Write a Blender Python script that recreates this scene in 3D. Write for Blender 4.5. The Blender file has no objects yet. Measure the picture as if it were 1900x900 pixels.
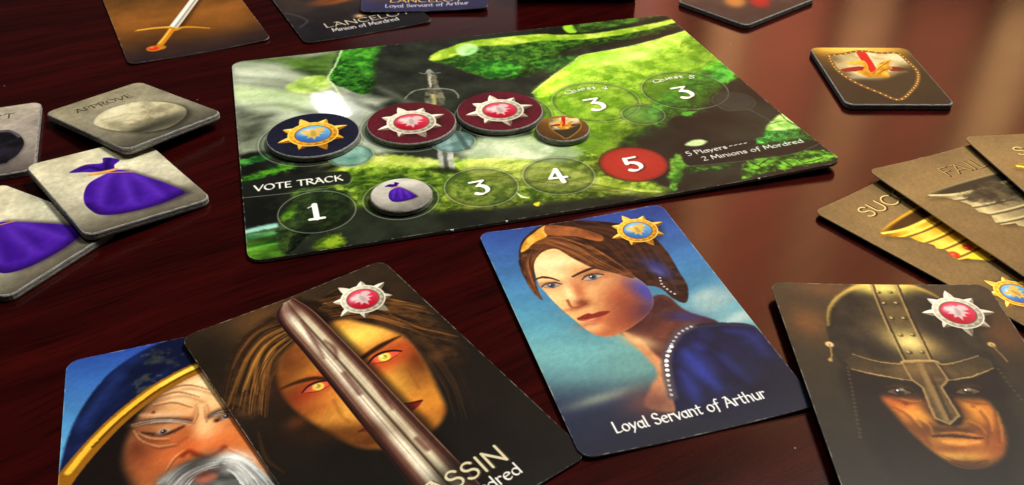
import bpy, math, random
import numpy as np
from mathutils import Vector, Matrix

# ------------------------------------------------------------------ camera
scene = bpy.context.scene
col = scene.collection
cam_data = bpy.data.cameras.new("camera")
cam = bpy.data.objects.new("camera", cam_data)
col.objects.link(cam)
cam.location = (0.0, 0.0, 0.1499)
cam.rotation_euler = (math.radians(90 - 35.1), 0, 0)
cam_data.sensor_width = 36.0
cam_data.lens = 36.0 * 1683.2 / 1900.0
cam_data.clip_start = 0.01
cam_data.clip_end = 50.0
cam_data.dof.use_dof = True
cam_data.dof.focus_distance = 0.24
cam_data.dof.aperture_fstop = 60.0
scene.camera = cam

# ------------------------------------------------------------------ light
world = bpy.data.worlds.new("World")
scene.world = world
world.use_nodes = True
wb = world.node_tree.nodes["Background"]
wb.inputs[0].default_value = (1.0, 0.86, 0.80, 1)
wb.inputs[1].default_value = 0.022

def area_lamp(name, az, el, dist, sx, sy, power, color, target=(0.02, 0.26, 0)):
    """A soft lamp at azimuth az (degrees right of straight ahead) and elevation el."""
    a, e = math.radians(az), math.radians(el)
    d = Vector((math.sin(a) * math.cos(e), math.cos(a) * math.cos(e), math.sin(e)))
    L = bpy.data.lights.new(name, 'AREA')
    L.shape = 'RECTANGLE'; L.size = sx; L.size_y = sy
    L.energy = power; L.color = color
    o = bpy.data.objects.new(name, L)
    col.objects.link(o)
    o.location = Vector(target) + d * dist
    o.rotation_euler = d.to_track_quat('Z', 'Y').to_euler()
    return o

# the daylight that falls on the table from the far right, high up
area_lamp("window_light", 52, 62, 1.5, 0.42, 0.36, 30.0, (1.0, 0.975, 0.88))
area_lamp("room_light", -60, 80, 1.8, 0.6, 0.6, 7.5, (1.0, 0.98, 0.92))
# the curtained window whose dim folds mirror in the polished wood
for az, w_, lum, c in ((10.0, .14, 1.9, (1, .28, .14)), (15.5, .08, 3.4, (1, .48, .20)), (19.5, .16, 2.1, (1, .28, .14)), (24.5, .10, 2.8, (1, .48, .20)),
                       (29.0, .14, 1.4, (1, .32, .15)), (33.5, .09, 3.2, (1, .56, .22)), (38.5, .18, 1.5, (1, .34, .16)),
                       (45, .2, 2.0, (1, .42, .20))):
    hgt = 1.0
    area_lamp("curtain_light", az, 30, 2.0, w_, hgt, lum * math.pi * w_ * hgt, c, target=(0.0, 0.2, 0))
# the dim pale wall across the room
area_lamp("wall_light", -1, 17, 2.4, 0.9, 0.42, 0.34 * math.pi * 0.9 * 0.42, (1.0, .80, .80))

scene.view_settings.view_transform = 'Standard'
scene.view_settings.look = 'None'
scene.view_settings.exposure = 0.0
scene.view_settings.gamma = 1.0
scene.view_settings.use_curve_mapping = False
scene.cycles.use_denoising = True

# ------------------------------------------------------------------ printed inks
# === paint begin
_nc = {}
def value_noise(X, Y, s, seed):
    r = np.random.RandomState(seed).rand(64, 64).astype(np.float32)
    u = X / s + 1000.0; v = Y / s + 1000.0
    i = np.floor(u).astype(np.int32); j = np.floor(v).astype(np.int32)
    fu = u - i; fv = v - j
    fu = fu * fu * (3 - 2 * fu); fv = fv * fv * (3 - 2 * fv)
    i0 = i & 63; i1 = (i + 1) & 63; j0 = j & 63; j1 = (j + 1) & 63
    return (r[j0, i0] * (1 - fu) + r[j0, i1] * fu) * (1 - fv) + (r[j1, i0] * (1 - fu) + r[j1, i1] * fu) * fv

def fbm(X, Y, s, seed, octv=4, ax=1.0, ang=0.0):
    c, q = math.cos(ang), math.sin(ang)
    U = (X * c + Y * q) / ax; V = -X * q + Y * c
    t = 0; a = 1.0; tot = 0
    for k in range(octv):
        t = t + a * value_noise(U, V, s / 2 ** k, seed + 17 * k); tot += a; a *= 0.55
    return np.clip((t / tot - 0.5) * 1.9 + 0.5, 0, 1)

def smooth(pts, n=5, closed=True):
    P = np.array(pts, float); N = len(P)
    if N < 3 or n <= 1:
        return P
    out = []
    rngk = range(N) if closed else range(N - 1)
    for k in rngk:
        if closed:
            p0, p1, p2, p3 = P[k - 1], P[k], P[(k + 1) % N], P[(k + 2) % N]
        else:
            p0, p1, p2, p3 = P[max(k - 1, 0)], P[k], P[k + 1], P[min(k + 2, N - 1)]
        for t in np.arange(n) / n:
            out.append(0.5 * (2 * p1 + (p2 - p0) * t + (2 * p0 - 5 * p1 + 4 * p2 - p3) * t * t + (3 * p1 - p0 - 3 * p2 + p3) * t ** 3))
    if not closed:
        out.append(P[-1])
    return np.array(out)

def C3(c):
    return np.array(c, np.float32) / 255.0

class Canvas:
    """A sheet of print in millimetres, origin in the middle, y up."""
    def __init__(s, w, h, ppm, bg, ox=0.0):
        s.ox = ox; s.w, s.h, s.ppm = w, h, ppm
        s.nx, s.ny = int(round(w * ppm)), int(round(h * ppm))
        x = ((np.arange(s.nx) + .5) / s.nx - .5) * w + ox
        y = ((np.arange(s.ny) + .5) / s.ny - .5) * h
        s.X, s.Y = np.meshgrid(x.astype(np.float32), y.astype(np.float32))
        s.img = np.zeros((s.ny, s.nx, 3), np.float32) + C3(bg)
        s.clip = None
    def box(s, x0, x1, y0, y1):
        i0 = max(0, int(((x0 - s.ox) / s.w + .5) * s.nx) - 1); i1 = min(s.nx, int(((x1 - s.ox) / s.w + .5) * s.nx) + 2)
        j0 = max(0, int((y0 / s.h + .5) * s.ny) - 1); j1 = min(s.ny, int((y1 / s.h + .5) * s.ny) + 2)
        if i1 <= i0 or j1 <= j0:
            return None
        return (slice(j0, j1), slice(i0, i1))
    def put(s, b, m, c):
        if s.clip is not None:
            m = m * s.clip[b]
        m = m[..., None]
        s.img[b] = s.img[b] * (1 - m) + c * m
    def colour(s, b, c):
        """A colour, or (colour, colour, scale, seed[, stretch, angle]) mixed by mottling."""
        if isinstance(c[0], (tuple, list)):
            n = fbm(s.X[b], s.Y[b], c[2], c[3], 4, c[4] if len(c) > 4 else 1.0, c[5] if len(c) > 5 else 0.0)
            n = np.clip((n - .5) * 1.5 + .5, 0, 1)[..., None]
            return C3(c[0]) * (1 - n) + C3(c[1]) * n
        return C3(c)
    def sdf(s, P, b):
        X, Y = s.X[b], s.Y[b]
        d = np.full(X.shape, 1e9, np.float32); ins = np.zeros(X.shape, bool)
        N = len(P)
        for k in range(N):
            ax, ay = P[k - 1]; bx, by = P[k]
            ex, ey = bx - ax, by - ay; L = ex * ex + ey * ey
            if L < 1e-12:
                continue
            px, py = X - ax, Y - ay
            t = np.clip((px * ex + py * ey) / L, 0, 1)
            d = np.minimum(d, (px - t * ex) ** 2 + (py - t * ey) ** 2)
            if ay != by:
                ins ^= ((ay > Y) != (by > Y)) & (X < ex * (Y - ay) / ey + ax)
        d = np.sqrt(d)
        return np.where(ins, -d, d)
    def mask(s, pts, soft=.25, sm=5, full=False, rag=0, rs=2.0):
        P = smooth(pts, sm)
        m = soft + rag + .3
        b = (slice(0, s.ny), slice(0, s.nx)) if full else s.box(P[:, 0].min() - m, P[:, 0].max() + m, P[:, 1].min() - m, P[:, 1].max() + m)
        if b is None:
            return None, None
        d = s.sdf(P, b)
        if rag:
            d = d + rag * (fbm(s.X[b], s.Y[b], rs, 91, 3) - .5) * 2
        t = np.clip(.5 - d / (2 * soft), 0, 1)
        return b, t * t * (3 - 2 * t)
    def fill(s, pts, c, soft=.25, a=1.0, sm=5, rag=0, rs=2.0, relief=None):
        b, m = s.mask(pts, soft, sm, rag=rag, rs=rs)
        if b is None:
            return
        cc = s.colour(b, c)
        if relief:                                        # rounded form of a rock, lit from the top of the sheet
            depth, k, rough, sc = relief
            d = s.sdf(smooth(pts, sm), b)
            e_ = np.clip(-d / depth, 0, 1); hgt = e_ * (2 - e_) * depth * .7 + rough * fbm(s.X[b], s.Y[b], sc, 77, 5) * sc
            gy, gx = np.gradient(hgt, 1.0 / s.ppm)
            f = np.clip(1 + k * (-gy * .9 + gx * .35), .25, 1.75)[..., None]
            cc = np.clip(cc * f, 0, 1)
        s.put(b, m * a, cc)
    def strands(s, g0, g1, n, c0, c1, w, seed=1, a=.75, jit=.5, soft=.16, taper=(.2, .15)):
        """Hair: n strokes laid between two guide curves."""
        rg = np.random.RandomState(seed)
        A, Bq = smooth(g0, 6, False), smooth(g1, 6, False)
        res = lambda P: np.array([P[int(round(q * (len(P) - 1)))] for q in np.linspace(0, 1, 7)])
        A, Bq = res(A), res(Bq)
        for k in range(n):
            t = rg.rand(); u = rg.rand() ** 1.0
            i0 = rg.randint(0, 3); i1 = rg.randint(5, 8)
            P = (A * (1 - t) + Bq * t)[i0:i1] + rg.randn(1, 2) * jit * .4 + np.cumsum(rg.randn(i1 - i0, 2) * jit * .12, 0)
            s.line(P, w * (.5 + rg.rand()), tuple(np.array(c0) * (1 - u) + np.array(c1) * u), soft, a * (.5 + .5 * rg.rand()), taper, 3)
    def finish(s, seed=1, amp=.05, warp=.10, r=3.2, wear=.8, sharp=.3):
        """Brush marks, a slight wobble of every contour, and scuffed white rims of the sheet."""
        u = (fbm(s.X, s.Y, 1.4, seed, 3) - .5) * 2 * warp * s.ppm; v = (fbm(s.X, s.Y, 1.4, seed + 50, 3) - .5) * 2 * warp * s.ppm
        J, I = np.mgrid[0:s.ny, 0:s.nx]
        s.img = s.img[np.clip(np.round(J + v).astype(int), 0, s.ny - 1), np.clip(np.round(I + u).astype(int), 0, s.nx - 1)]
        s.img *= (1 + amp * .6 * (fbm(s.X, s.Y, .9, seed + 3, 3, 1.6, .6) * 2 - 1))[..., None]
        # unsharp mask, as in a printer's repro
        k = max(1, int(.35 * s.ppm)); bl = s.img.copy()
        for ax in (0, 1):
            bl = (np.roll(bl, k, ax) + bl + np.roll(bl, -k, ax)) / 3
        s.img = np.clip(s.img + sharp * (s.img - bl), 0, 1)
        if wear:
            qx = np.abs(s.X - s.ox) - (s.w / 2 - r); qy = np.abs(s.Y) - (s.h / 2 - r)
            d = np.hypot(np.maximum(qx, 0), np.maximum(qy, 0)) + np.minimum(np.maximum(qx, qy), 0) - r
            n = fbm(s.X, s.Y, 1.6, seed + 9, 4)
            m = np.clip((d + .06 + .30 * n) / .25, 0, 1) * wear * np.clip(n * 1.0, .3, .7)
            s.put((slice(0, s.ny), slice(0, s.nx)), m, C3((196, 194, 184)))
    def blob(s, p, rx, ry, c, a=1.0, ang=0.0, pw=1.0):
        R = max(rx, ry) * 2.4
        b = s.box(p[0] - R, p[0] + R, p[1] - R, p[1] + R)
        if b is None:
            return
        q = math.radians(ang); cs, sn = math.cos(q), math.sin(q)
        dx, dy = s.X[b] - p[0], s.Y[b] - p[1]
        u = (dx * cs + dy * sn) / rx; v = (-dx * sn + dy * cs) / ry
        s.put(b, a * np.exp(-(u * u + v * v) ** pw), s.colour(b, c))
    def disc(s, p, rx, c, a=1.0, soft=.15, ry=None, ang=0.0):
        ry = ry or rx; R = max(rx, ry) + soft + .2
        b = s.box(p[0] - R, p[0] + R, p[1] - R, p[1] + R)
        if b is None:
            return
        q = math.radians(ang); cs, sn = math.cos(q), math.sin(q)
        dx, dy = s.X[b] - p[0], s.Y[b] - p[1]
        u = (dx * cs + dy * sn) / rx; v = (-dx * sn + dy * cs) / ry
        d = (np.sqrt(u * u + v * v) - 1) * min(rx, ry)
        s.put(b, a * np.clip(.5 - d / (2 * soft), 0, 1), s.colour(b, c))
    def ring(s, p, r, w, c, a=1.0, soft=.15):
        R = r + w + soft
        b = s.box(p[0] - R, p[0] + R, p[1] - R, p[1] + R)
        if b is None:
            return
        d = np.abs(np.hypot(s.X[b] - p[0], s.Y[b] - p[1]) - r) - w / 2
        s.put(b, a * np.clip(.5 - d / (2 * soft), 0, 1), s.colour(b, c))
    def line(s, pts, w, c, soft=.15, a=1.0, taper=(1, 1), sm=5):
        P = smooth(pts, sm, False); N = len(P); m = w + soft + .2
        b = s.box(P[:, 0].min() - m, P[:, 0].max() + m, P[:, 1].min() - m, P[:, 1].max() + m)
        if b is None:
            return
        X, Y = s.X[b], s.Y[b]
        best = np.full(X.shape, 1e9, np.float32)
        for k in range(N - 1):
            f = (k + .5) / max(1, N - 1)
            tw = (taper[0] + (1 - taper[0]) * min(1, 2 * f)) if f < .5 else (taper[1] + (1 - taper[1]) * min(1, 2 * (1 - f)))
            ex, ey = P[k + 1] - P[k]; L = ex * ex + ey * ey + 1e-12
            px, py = X - P[k][0], Y - P[k][1]
            t = np.clip((px * ex + py * ey) / L, 0, 1)
            best = np.minimum(best, np.sqrt((px - t * ex) ** 2 + (py - t * ey) ** 2) - w * tw / 2)
        m_ = np.clip(.5 - best / (2 * soft), 0, 1)
        s.put(b, m_ * m_ * (3 - 2 * m_) * a, s.colour(b, c))
    def dots(s, pts, r, c, step, a=1.0):
        P = smooth(pts, 12, False); acc = 0; s.disc(P[0], r, c, a, .12)
        for k in range(1, len(P)):
            acc += math.hypot(*(P[k] - P[k - 1]))
            if acc >= step:
                acc = 0; s.disc(P[k], r, c, a, .12)
    def grad(s, stops, ang=90.0):
        q = math.radians(ang)
        t = s.X * math.cos(q) + s.Y * math.sin(q)
        k = [p for p, _ in stops]
        for ch in range(3):
            s.img[..., ch] = np.interp(t, k, [C3(c)[ch] for _, c in stops])
    def mottle(s, amp, sc, seed, ax=1.0, ang=0.0):
        s.img *= (1 + amp * (fbm(s.X, s.Y, sc, seed, 4, ax, ang) * 2 - 1))[..., None]

# --- a pen alphabet: strokes on a unit cap height, swept by a broad nib
def arc(cx, cy, rx, ry, a0, a1, n=12):
    return [(cx + rx * math.cos(math.radians(a0 + (a1 - a0) * k / n)), cy + ry * math.sin(math.radians(a0 + (a1 - a0) * k / n))) for k in range(n + 1)]
GL = {
 ' ': (.36, []), '-': (.42, [[(.06, .34), (.34, .40)]]),
 'L': (.62, [[(.08, 1), (.08, .0)], [(.08, .0), (.34, .0), (.58, .08)]]),
 'o': (.66, [arc(.31, .31, .27, .31, 0, 360, 18)]), 'O': (.95, [arc(.46, .5, .42, .5, 0, 360, 22)]),
 'y': (.58, [[(.02, .62), (.28, .05)], [(.54, .62), (.26, .02), (.08, -.28)]]),
 'a': (.64, [arc(.27, .29, .23, .29, 40, 330, 14), [(.52, .62), (.50, .1), (.58, .0)]]),
 'l': (.26, [[(.10, 1), (.10, .05), (.18, .0)]]),
 'S': (.68, [arc(.33, .75, .24, .24, 25, 270, 10) + arc(.31, .26, .27, .26, 90, -150, 10)]),
 'e': (.60, [arc(.30, .31, .26, .31, 35, 320, 14), [(.05, .33), (.50, .40)]]),
 'r': (.46, [[(.08, .64), (.08, 0)], arc(.28, .36, .20, .25, 180, 55, 8)]),
 'v': (.56, [[(.02, .62), (.27, .0), (.54, .64)]]),
 'n': (.64, [[(.08, .64), (.08, 0)], arc(.30, .36, .22, .26, 180, 0, 10) + [(.53, .0)]]),
 't': (.48, [[(.20, .86), (.19, .18)] + arc(.31, .16, .12, .15, 190, 320, 6), [(.0, .60), (.44, .63)]]),
 'f': (.44, [[(.46, .98), (.32, 1.02), (.21, .86), (.18, .0), (.14, -.18)], [(.0, .60), (.42, .63)]]),
 'A': (.84, [[(.04, 0), (.40, 1)], [(.38, 1), (.78, 0)], [(.16, .36), (.64, .36)], [(.16, .96), (.40, 1.0)]]),
 'h': (.64, [[(.08, 1), (.08, 0)], arc(.30, .36, .22, .26, 180, 0, 10) + [(.53, .0)]]),
 'u': (.64, [[(.07, .63), (.07, .28)] + arc(.29, .26, .22, .26, 180, 350, 8), [(.53, .63), (.53, 0)]]),
 'M': (.98, [[(.04, 0), (.14, 1)], [(.14, 1), (.47, .22)], [(.47, .22), (.80, 1)], [(.80, 1), (.92, 0)]]),
 'i': (.24, [[(.10, .62), (.10, 0)], [(.09, .84), (.12, .86)]]),
 's': (.48, [arc(.24, .46, .16, .16, 25, 270, 8) + arc(.22, .16, .18, .16, 90, -150, 8)]),
 'd': (.66, [arc(.28, .29, .24, .29, 40, 320, 14), [(.54, 1), (.54, 0)]]),
 'P': (.66, [[(.09, 1), (.09, 0)], [(.0, 1), (.30, 1)] + arc(.32, .74, .26, .26, 90, -90, 10) + [(.10, .48)]]),
 'R': (.72, [[(.09, 1), (.09, 0)], [(.0, 1), (.30, 1)] + arc(.32, .75, .25, .25, 90, -90, 10) + [(.10, .5)], [(.28, .5), (.70, .0)]]),
 'V': (.84, [[(.02, 1), (.40, 0), (.80, 1)]]),
 'E': (.62, [[(.09, 1), (.09, 0)], [(.09, 1), (.54, 1)], [(.09, .52), (.46, .52)], [(.09, 0), (.56, 0)]]),
 'T': (.78, [[(.38, 1), (.38, 0)], [(.0, .95), (.10, 1), (.74, 1)]]),
 'C': (.86, [arc(.46, .5, .40, .5, 45, 318, 16)]),
 'K': (.72, [[(.09, 1), (.09, 0)], [(.62, 1), (.12, .46)], [(.26, .56), (.70, 0)]]),
 'Q': (.98, [arc(.46, .5, .42, .5, 0, 360, 22), [(.52, .2), (.94, -.14)]]),
 'N': (.88, [[(.08, 0), (.08, 1)], [(.08, 1), (.76, 0)], [(.76, 0), (.76, 1.04)]]),
 'I': (.30, [[(.12, 1), (.12, 0)]]), 'F': (.58, [[(.09, 1), (.09, 0)], [(.0, 1), (.54, 1)], [(.09, .52), (.44, .52)]]),
 'U': (.80, [[(.07, 1), (.07, .36)] + arc(.37, .34, .30, .34, 180, 360, 12) + [(.67, 1)]]),
 'J': (.5, [[(.36, 1), (.36, .2)] + arc(.2, .2, .16, .2, 0, -150, 8)]),
 '1': (.46, [[(.02, .84), (.14, .92), (.24, 1.02), (.24, .0)], [(.02, 0), (.46, 0)]]),
 '2': (.60, [arc(.27, .74, .22, .26, 160, -20, 10) + [(.06, .04)], [(.04, .03), (.54, .03)]]),
 '3': (.62, [[(.04, .96), (.54, 1.0)], [(.54, 1.0), (.24, .60)], [(.24, .60), (.36, .62)] + arc(.30, .28, .27, .34, 60, -130, 12)]),
 '4': (.70, [[(.40, 1), (.04, .34)], [(.04, .34), (.64, .30)], [(.42, 1.0), (.44, -.05)]]),
 '5': (.62, [[(.16, 1), (.56, 1.04)], [(.16, 1), (.12, .58)], [(.12, .58), (.26, .64)] + arc(.26, .30, .28, .33, 80, -130, 12)]),
}
def text_len(t, track):
    return sum(GL[ch][0] + track for ch in t) - track
def pen_text(cv, t, p0, h, c, p1=None, width=None, ang=None, weight=.17, track=.06, nib=35, a=1.0, soft=.09, contrast=.55, bend=None):
    """Write t with cap height h (mm) from baseline point p0 towards p1 (stretched to reach it)."""
    if p1 is not None:
        dx, dy = p1[0] - p0[0], p1[1] - p0[1]; L = math.hypot(dx, dy); an = math.atan2(dy, dx); kx = L / text_len(t, track)
    else:
        an = math.radians(ang or 0); kx = width / text_len(t, track) if width else h
    cs, sn = math.cos(an), math.sin(an)
    x = 0; segs = []
    for ch in t:
        adv, strokes = GL[ch]
        for st in strokes:
            Q = []
            for gx, gy in st:
                u, v = (x + gx) * kx, gy * h
                if bend:                                   # lettering on a curve: bend = radius, centre below
                    th = (u - bend[1]) / bend[0]; rr = bend[0] + v
                    u, v = rr * math.sin(th) + bend[1], rr * math.cos(th) - bend[0]
                Q.append((p0[0] + u * cs - v * sn, p0[1] + u * sn + v * cs))
            segs += list(zip(Q[:-1], Q[1:]))
        x += adv + track
    pts = np.array([p for s_ in segs for p in s_]); m = h * .3
    b = cv.box(pts[:, 0].min() - m, pts[:, 0].max() + m, pts[:, 1].min() - m, pts[:, 1].max() + m)
    if b is None:
        return
    X, Y = cv.X[b], cv.Y[b]; best = np.full(X.shape, 1e9, np.float32); nb = an + math.radians(nib)
    for (ax, ay), (bx, by) in segs:
        ex, ey = bx - ax, by - ay; L = ex * ex + ey * ey + 1e-9
        wd = h * weight * ((1 - contrast) + contrast * abs(math.sin(math.atan2(ey, ex) - nb)))
        px, py = X - ax, Y - ay; tt = np.clip((px * ex + py * ey) / L, 0, 1)
        best = np.minimum(best, np.sqrt((px - tt * ex) ** 2 + (py - tt * ey) ** 2) - wd / 2)
    cv.put(b, np.clip(.5 - best / (2 * soft), 0, 1) * a, cv.colour(b, c))

def badge(cv, p, R, kind, rot=0.0):
    """A spiked sun brooch with an enamelled oval: gold and blue, or silver and red."""
    if kind == 'gold':
        hi, mid, lo = C3((255, 226, 120)), C3((226, 166, 42)), C3((128, 78, 14)); g0, g1, g2 = (44, 104, 178), (128, 190, 230), (232, 246, 250); em = (236, 186, 76)
    else:
        hi, mid, lo = C3((250, 246, 232)), C3((198, 190, 168)), C3((98, 88, 72)); g0, g1, g2 = (166, 16, 40), (226, 70, 100), (252, 228, 234); em = (218, 208, 202)
    b = cv.box(p[0] - R * 1.2, p[0] + R * 1.2, p[1] - R * 1.2, p[1] + R * 1.2)
    if b is None:
        return
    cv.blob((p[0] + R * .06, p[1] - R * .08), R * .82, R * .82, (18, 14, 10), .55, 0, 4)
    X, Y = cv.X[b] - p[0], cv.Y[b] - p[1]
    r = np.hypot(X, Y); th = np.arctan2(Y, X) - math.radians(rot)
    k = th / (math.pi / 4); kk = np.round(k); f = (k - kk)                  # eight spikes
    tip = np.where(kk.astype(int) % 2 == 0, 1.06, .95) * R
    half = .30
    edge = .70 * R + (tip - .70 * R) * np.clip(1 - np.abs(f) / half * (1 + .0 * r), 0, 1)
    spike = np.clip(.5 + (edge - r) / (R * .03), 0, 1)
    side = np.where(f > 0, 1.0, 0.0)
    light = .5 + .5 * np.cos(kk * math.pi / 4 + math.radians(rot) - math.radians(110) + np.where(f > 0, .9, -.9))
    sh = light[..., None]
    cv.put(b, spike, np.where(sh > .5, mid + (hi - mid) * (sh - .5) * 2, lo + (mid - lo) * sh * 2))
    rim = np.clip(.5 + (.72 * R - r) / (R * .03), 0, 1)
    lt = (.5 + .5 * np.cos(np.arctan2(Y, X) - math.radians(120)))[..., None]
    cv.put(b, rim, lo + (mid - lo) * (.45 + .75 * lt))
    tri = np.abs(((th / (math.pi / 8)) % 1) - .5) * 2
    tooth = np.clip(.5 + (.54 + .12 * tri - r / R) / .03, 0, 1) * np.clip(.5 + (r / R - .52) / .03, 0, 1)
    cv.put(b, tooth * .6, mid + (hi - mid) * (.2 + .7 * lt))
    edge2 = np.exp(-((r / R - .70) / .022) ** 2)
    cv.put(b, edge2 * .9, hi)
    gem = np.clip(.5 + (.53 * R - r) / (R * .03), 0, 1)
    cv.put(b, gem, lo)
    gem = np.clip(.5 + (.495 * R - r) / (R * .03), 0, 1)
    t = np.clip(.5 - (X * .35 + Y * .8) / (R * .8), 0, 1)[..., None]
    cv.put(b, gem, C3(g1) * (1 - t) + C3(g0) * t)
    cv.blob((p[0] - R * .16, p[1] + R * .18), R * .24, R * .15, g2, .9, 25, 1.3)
    # a small heraldic beast: wings, body, tail
    e = lambda *q: [(p[0] + R * .38 * x, p[1] + R * .38 * y) for x, y in q]
    cv.fill(e((-.1, .9), (.15, .7), (.35, .95), (.8, .8), (.95, .35), (.5, .2), (.9, -.1), (.45, -.15), (.5, -.5), (.2, -.45), (.05, -.95), (-.15, -.5), (-.5, -.6), (-.4, -.2), (-.85, -.1), (-.5, .2), (-.95, .45), (-.7, .8), (-.35, .6)), em, R * .03, .85, 2)
    cv.fill(e((-.12, .5), (.15, .45), (.2, -.3), (-.15, -.3)), tuple(np.clip(np.array(em) * .72, 0, 255)), R * .03, .6, 4)

IM = {}
# ============================ the game board
B = cv = Canvas(187, 139, 6, (36, 41, 33), -1.3)
cv.mottle(.25, 14, 3)
MOSS = ((74, 104, 28), (158, 184, 66), 2.2, 11); LIME = ((108, 156, 28), (174, 210, 70), 4, 12); DEEP = ((22, 60, 20), (62, 128, 40), 2.0, 13)
PALE = ((150, 172, 128), (222, 232, 196), 9, 14)
# mist and falling water on the left
cv.fill([(-95.1,70.0),(-86.2,72.4),(-67.3,69.8),(-53.2,69.7),(-58.8,46.0),(-53.7,25.1),(-42.9,6.3),(-34.5,-0.4),(-31.9,-15.4),(-50.9,-19.6),(-75.0,-14.5),(-90.5,-13.8),(-95.3,-5.0)], ((112, 118, 104), (176, 186, 162), 9, 21, 3.5, -.7), 2.5, 1, 4)
cv.fill([(-92.9,69.7),(-82.5,70.2),(-64.2,66.6),(-54.1,67.2),(-59.1,47.0),(-62.6,44.8),(-70.7,53.5),(-77.5,65.3)], ((40, 62, 26), (86, 122, 46), 5, 22, 2, -.3), 4, .95)
cv.fill([(-94.0,65.1),(-87.2,68.1),(-76.5,53.5),(-68.4,43.4),(-70.8,37.9),(-79.2,41.9),(-88.2,46.0),(-94.6,49.3)], ((150, 160, 138), (206, 214, 190), 9, 23, 3, -.4), 3, .9)
cv.fill([(-95.0,46.4),(-85.3,42.8),(-77.6,38.4),(-67.7,31.1),(-66.8,22.3),(-74.8,20.4),(-83.2,27.0),(-93.0,32.6)], ((152, 180, 122), (204, 222, 168), 8, 24, 2), 3, .9)
cv.fill([(-76.2,40.2),(-70.0,46.9),(-62.2,47.9),(-59.5,43.9),(-58.4,37.4),(-63.9,33.0),(-71.2,33.6)], ((150, 188, 70), (206, 226, 132), 5, 25), 1.2, .95)
cv.fill([(-67.7,31.1),(-63.9,33.0),(-58.4,31.7),(-55.7,19.1),(-55.3,10.7),(-61.7,9.9),(-66.2,16.6)], ((226, 240, 240), (252, 255, 255), 5, 26), 1.2, 1)
cv.fill([(-95.0,26.2),(-86.4,22.3),(-80.7,19.4),(-84.8,11.2),(-88.8,-1.4),(-94.3,-1.0)], ((66, 70, 58), (112, 120, 100), 7, 27, 2, .4), 4, .9)
cv.fill([(-59.4,39.2),(-53.3,37.5),(-46.3,25.0),(-39.0,20.0),(-45.2,16.1),(-48.1,16.9),(-53.9,10.3),(-56.2,24.9)], ((120, 126, 112), (180, 186, 168), 7, 28, 2, -.6), 2.5, .95)
# mossy boulder at the top and the cave beside it
cv.fill([(-59.4,44.7),(-56.3,54.3),(-50.9,70.7),(-32.4,69.9),(-36.5,53.6),(-42.0,35.8),(-47.2,26.7),(-51.8,29.5),(-57.1,37.1)], DEEP, .8, 1, 3, .7, 4, (8, .38, .40, 2.0))
cv.fill([(-51.3,68.2),(-38.2,68.9),(-36.1,60.3),(-41.4,48.3),(-45.9,40.0),(-48.1,56.9)], ((40, 106, 30), (104, 190, 60), 3, 31), 2.2, .8)
cv.line([(-51.0,70.6),(-55.5,55.7),(-59.7,44.8),(-58.4,37.4),(-56.8,25.1)], .9, (206, 224, 170), .5, .85)
cv.fill([(-33.2,69.1),(-3.0,67.6),(30.5,61.6),(51.9,54.2),(34.3,24.5),(13.6,1.2),(-6.0,11.4),(-16.6,9.8),(-28.2,2.1),(-36.4,15.5),(-42.0,36.1)], ((32, 35, 30), (54, 60, 48), 10, 32), 2.6, 1, 4, .8, 5)
# overhanging slab
cv.fill([(-18.9,50.2),(-15.6,56.2),(-8.4,60.3),(0.3,64.2),(12.0,64.6),(31.2,63.8),(39.5,60.5),(54.4,58.1),(78.6,61.0),(95.8,64.2),(96.2,58.0),(73.5,48.9),(54.0,47.0),(38.4,44.3),(28.7,36.6),(20.3,29.1),(11.6,23.6),(1.5,25.7),(-5.0,31.5),(-12.2,43.3)], ((34, 72, 24), (84, 134, 44), 2.0, 33), .7, 1, 4, .6, 3, (7, .35, .40, 1.8))
cv.fill([(-18.9,50.2),(-15.6,56.2),(-8.4,60.3),(0.3,64.2),(12.0,64.6),(31.2,63.8),(39.5,60.5),(54.4,58.1),(78.6,61.0),(95.8,64.2),(96.0,61.0),(76.4,55.7),(52.5,53.0),(37.8,55.3),(29.0,56.9),(16.8,55.8),(3.1,58.0),(-5.1,53.2),(-14.4,49.0)], ((140, 176, 42), (200, 220, 92), 4, 34), .9, 1, 4)
cv.fill([(-5.9,58.7),(-0.3,61.6),(3.1,58.0),(0.1,51.7),(-5.7,50.8)], ((170, 226, 150), (206, 240, 190), 3, 35), 1.0, .85)
cv.fill([(-6.9,40.1),(6.2,43.1),(14.5,35.7),(10.0,27.2),(1.9,27.1),(-3.4,32.6)], ((24, 90, 24), (96, 196, 60), 2.6, 36), 1.4, .75, rag=1.2, rs=2)
cv.fill([(19.9,37.5),(29.9,38.0),(40.0,38.5),(36.5,32.7),(25.7,27.5),(20.3,29.9)], ((24, 80, 24), (96, 176, 60), 2.6, 36), 1.4, .7, rag=1.2, rs=2)
# top strip behind it
cv.fill([(43.4,68.5),(45.9,69.8),(48.1,69.2),(47.4,61.6),(43.2,62.0)], (158, 206, 50), .7)
cv.fill([(48.8,68.0),(63.8,71.1),(85.1,70.4),(91.5,69.6),(72.6,64.3),(56.9,61.5),(48.9,61.2)], ((40, 66, 26), (100, 146, 48), 4, 37), 1.6, .9)
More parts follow.
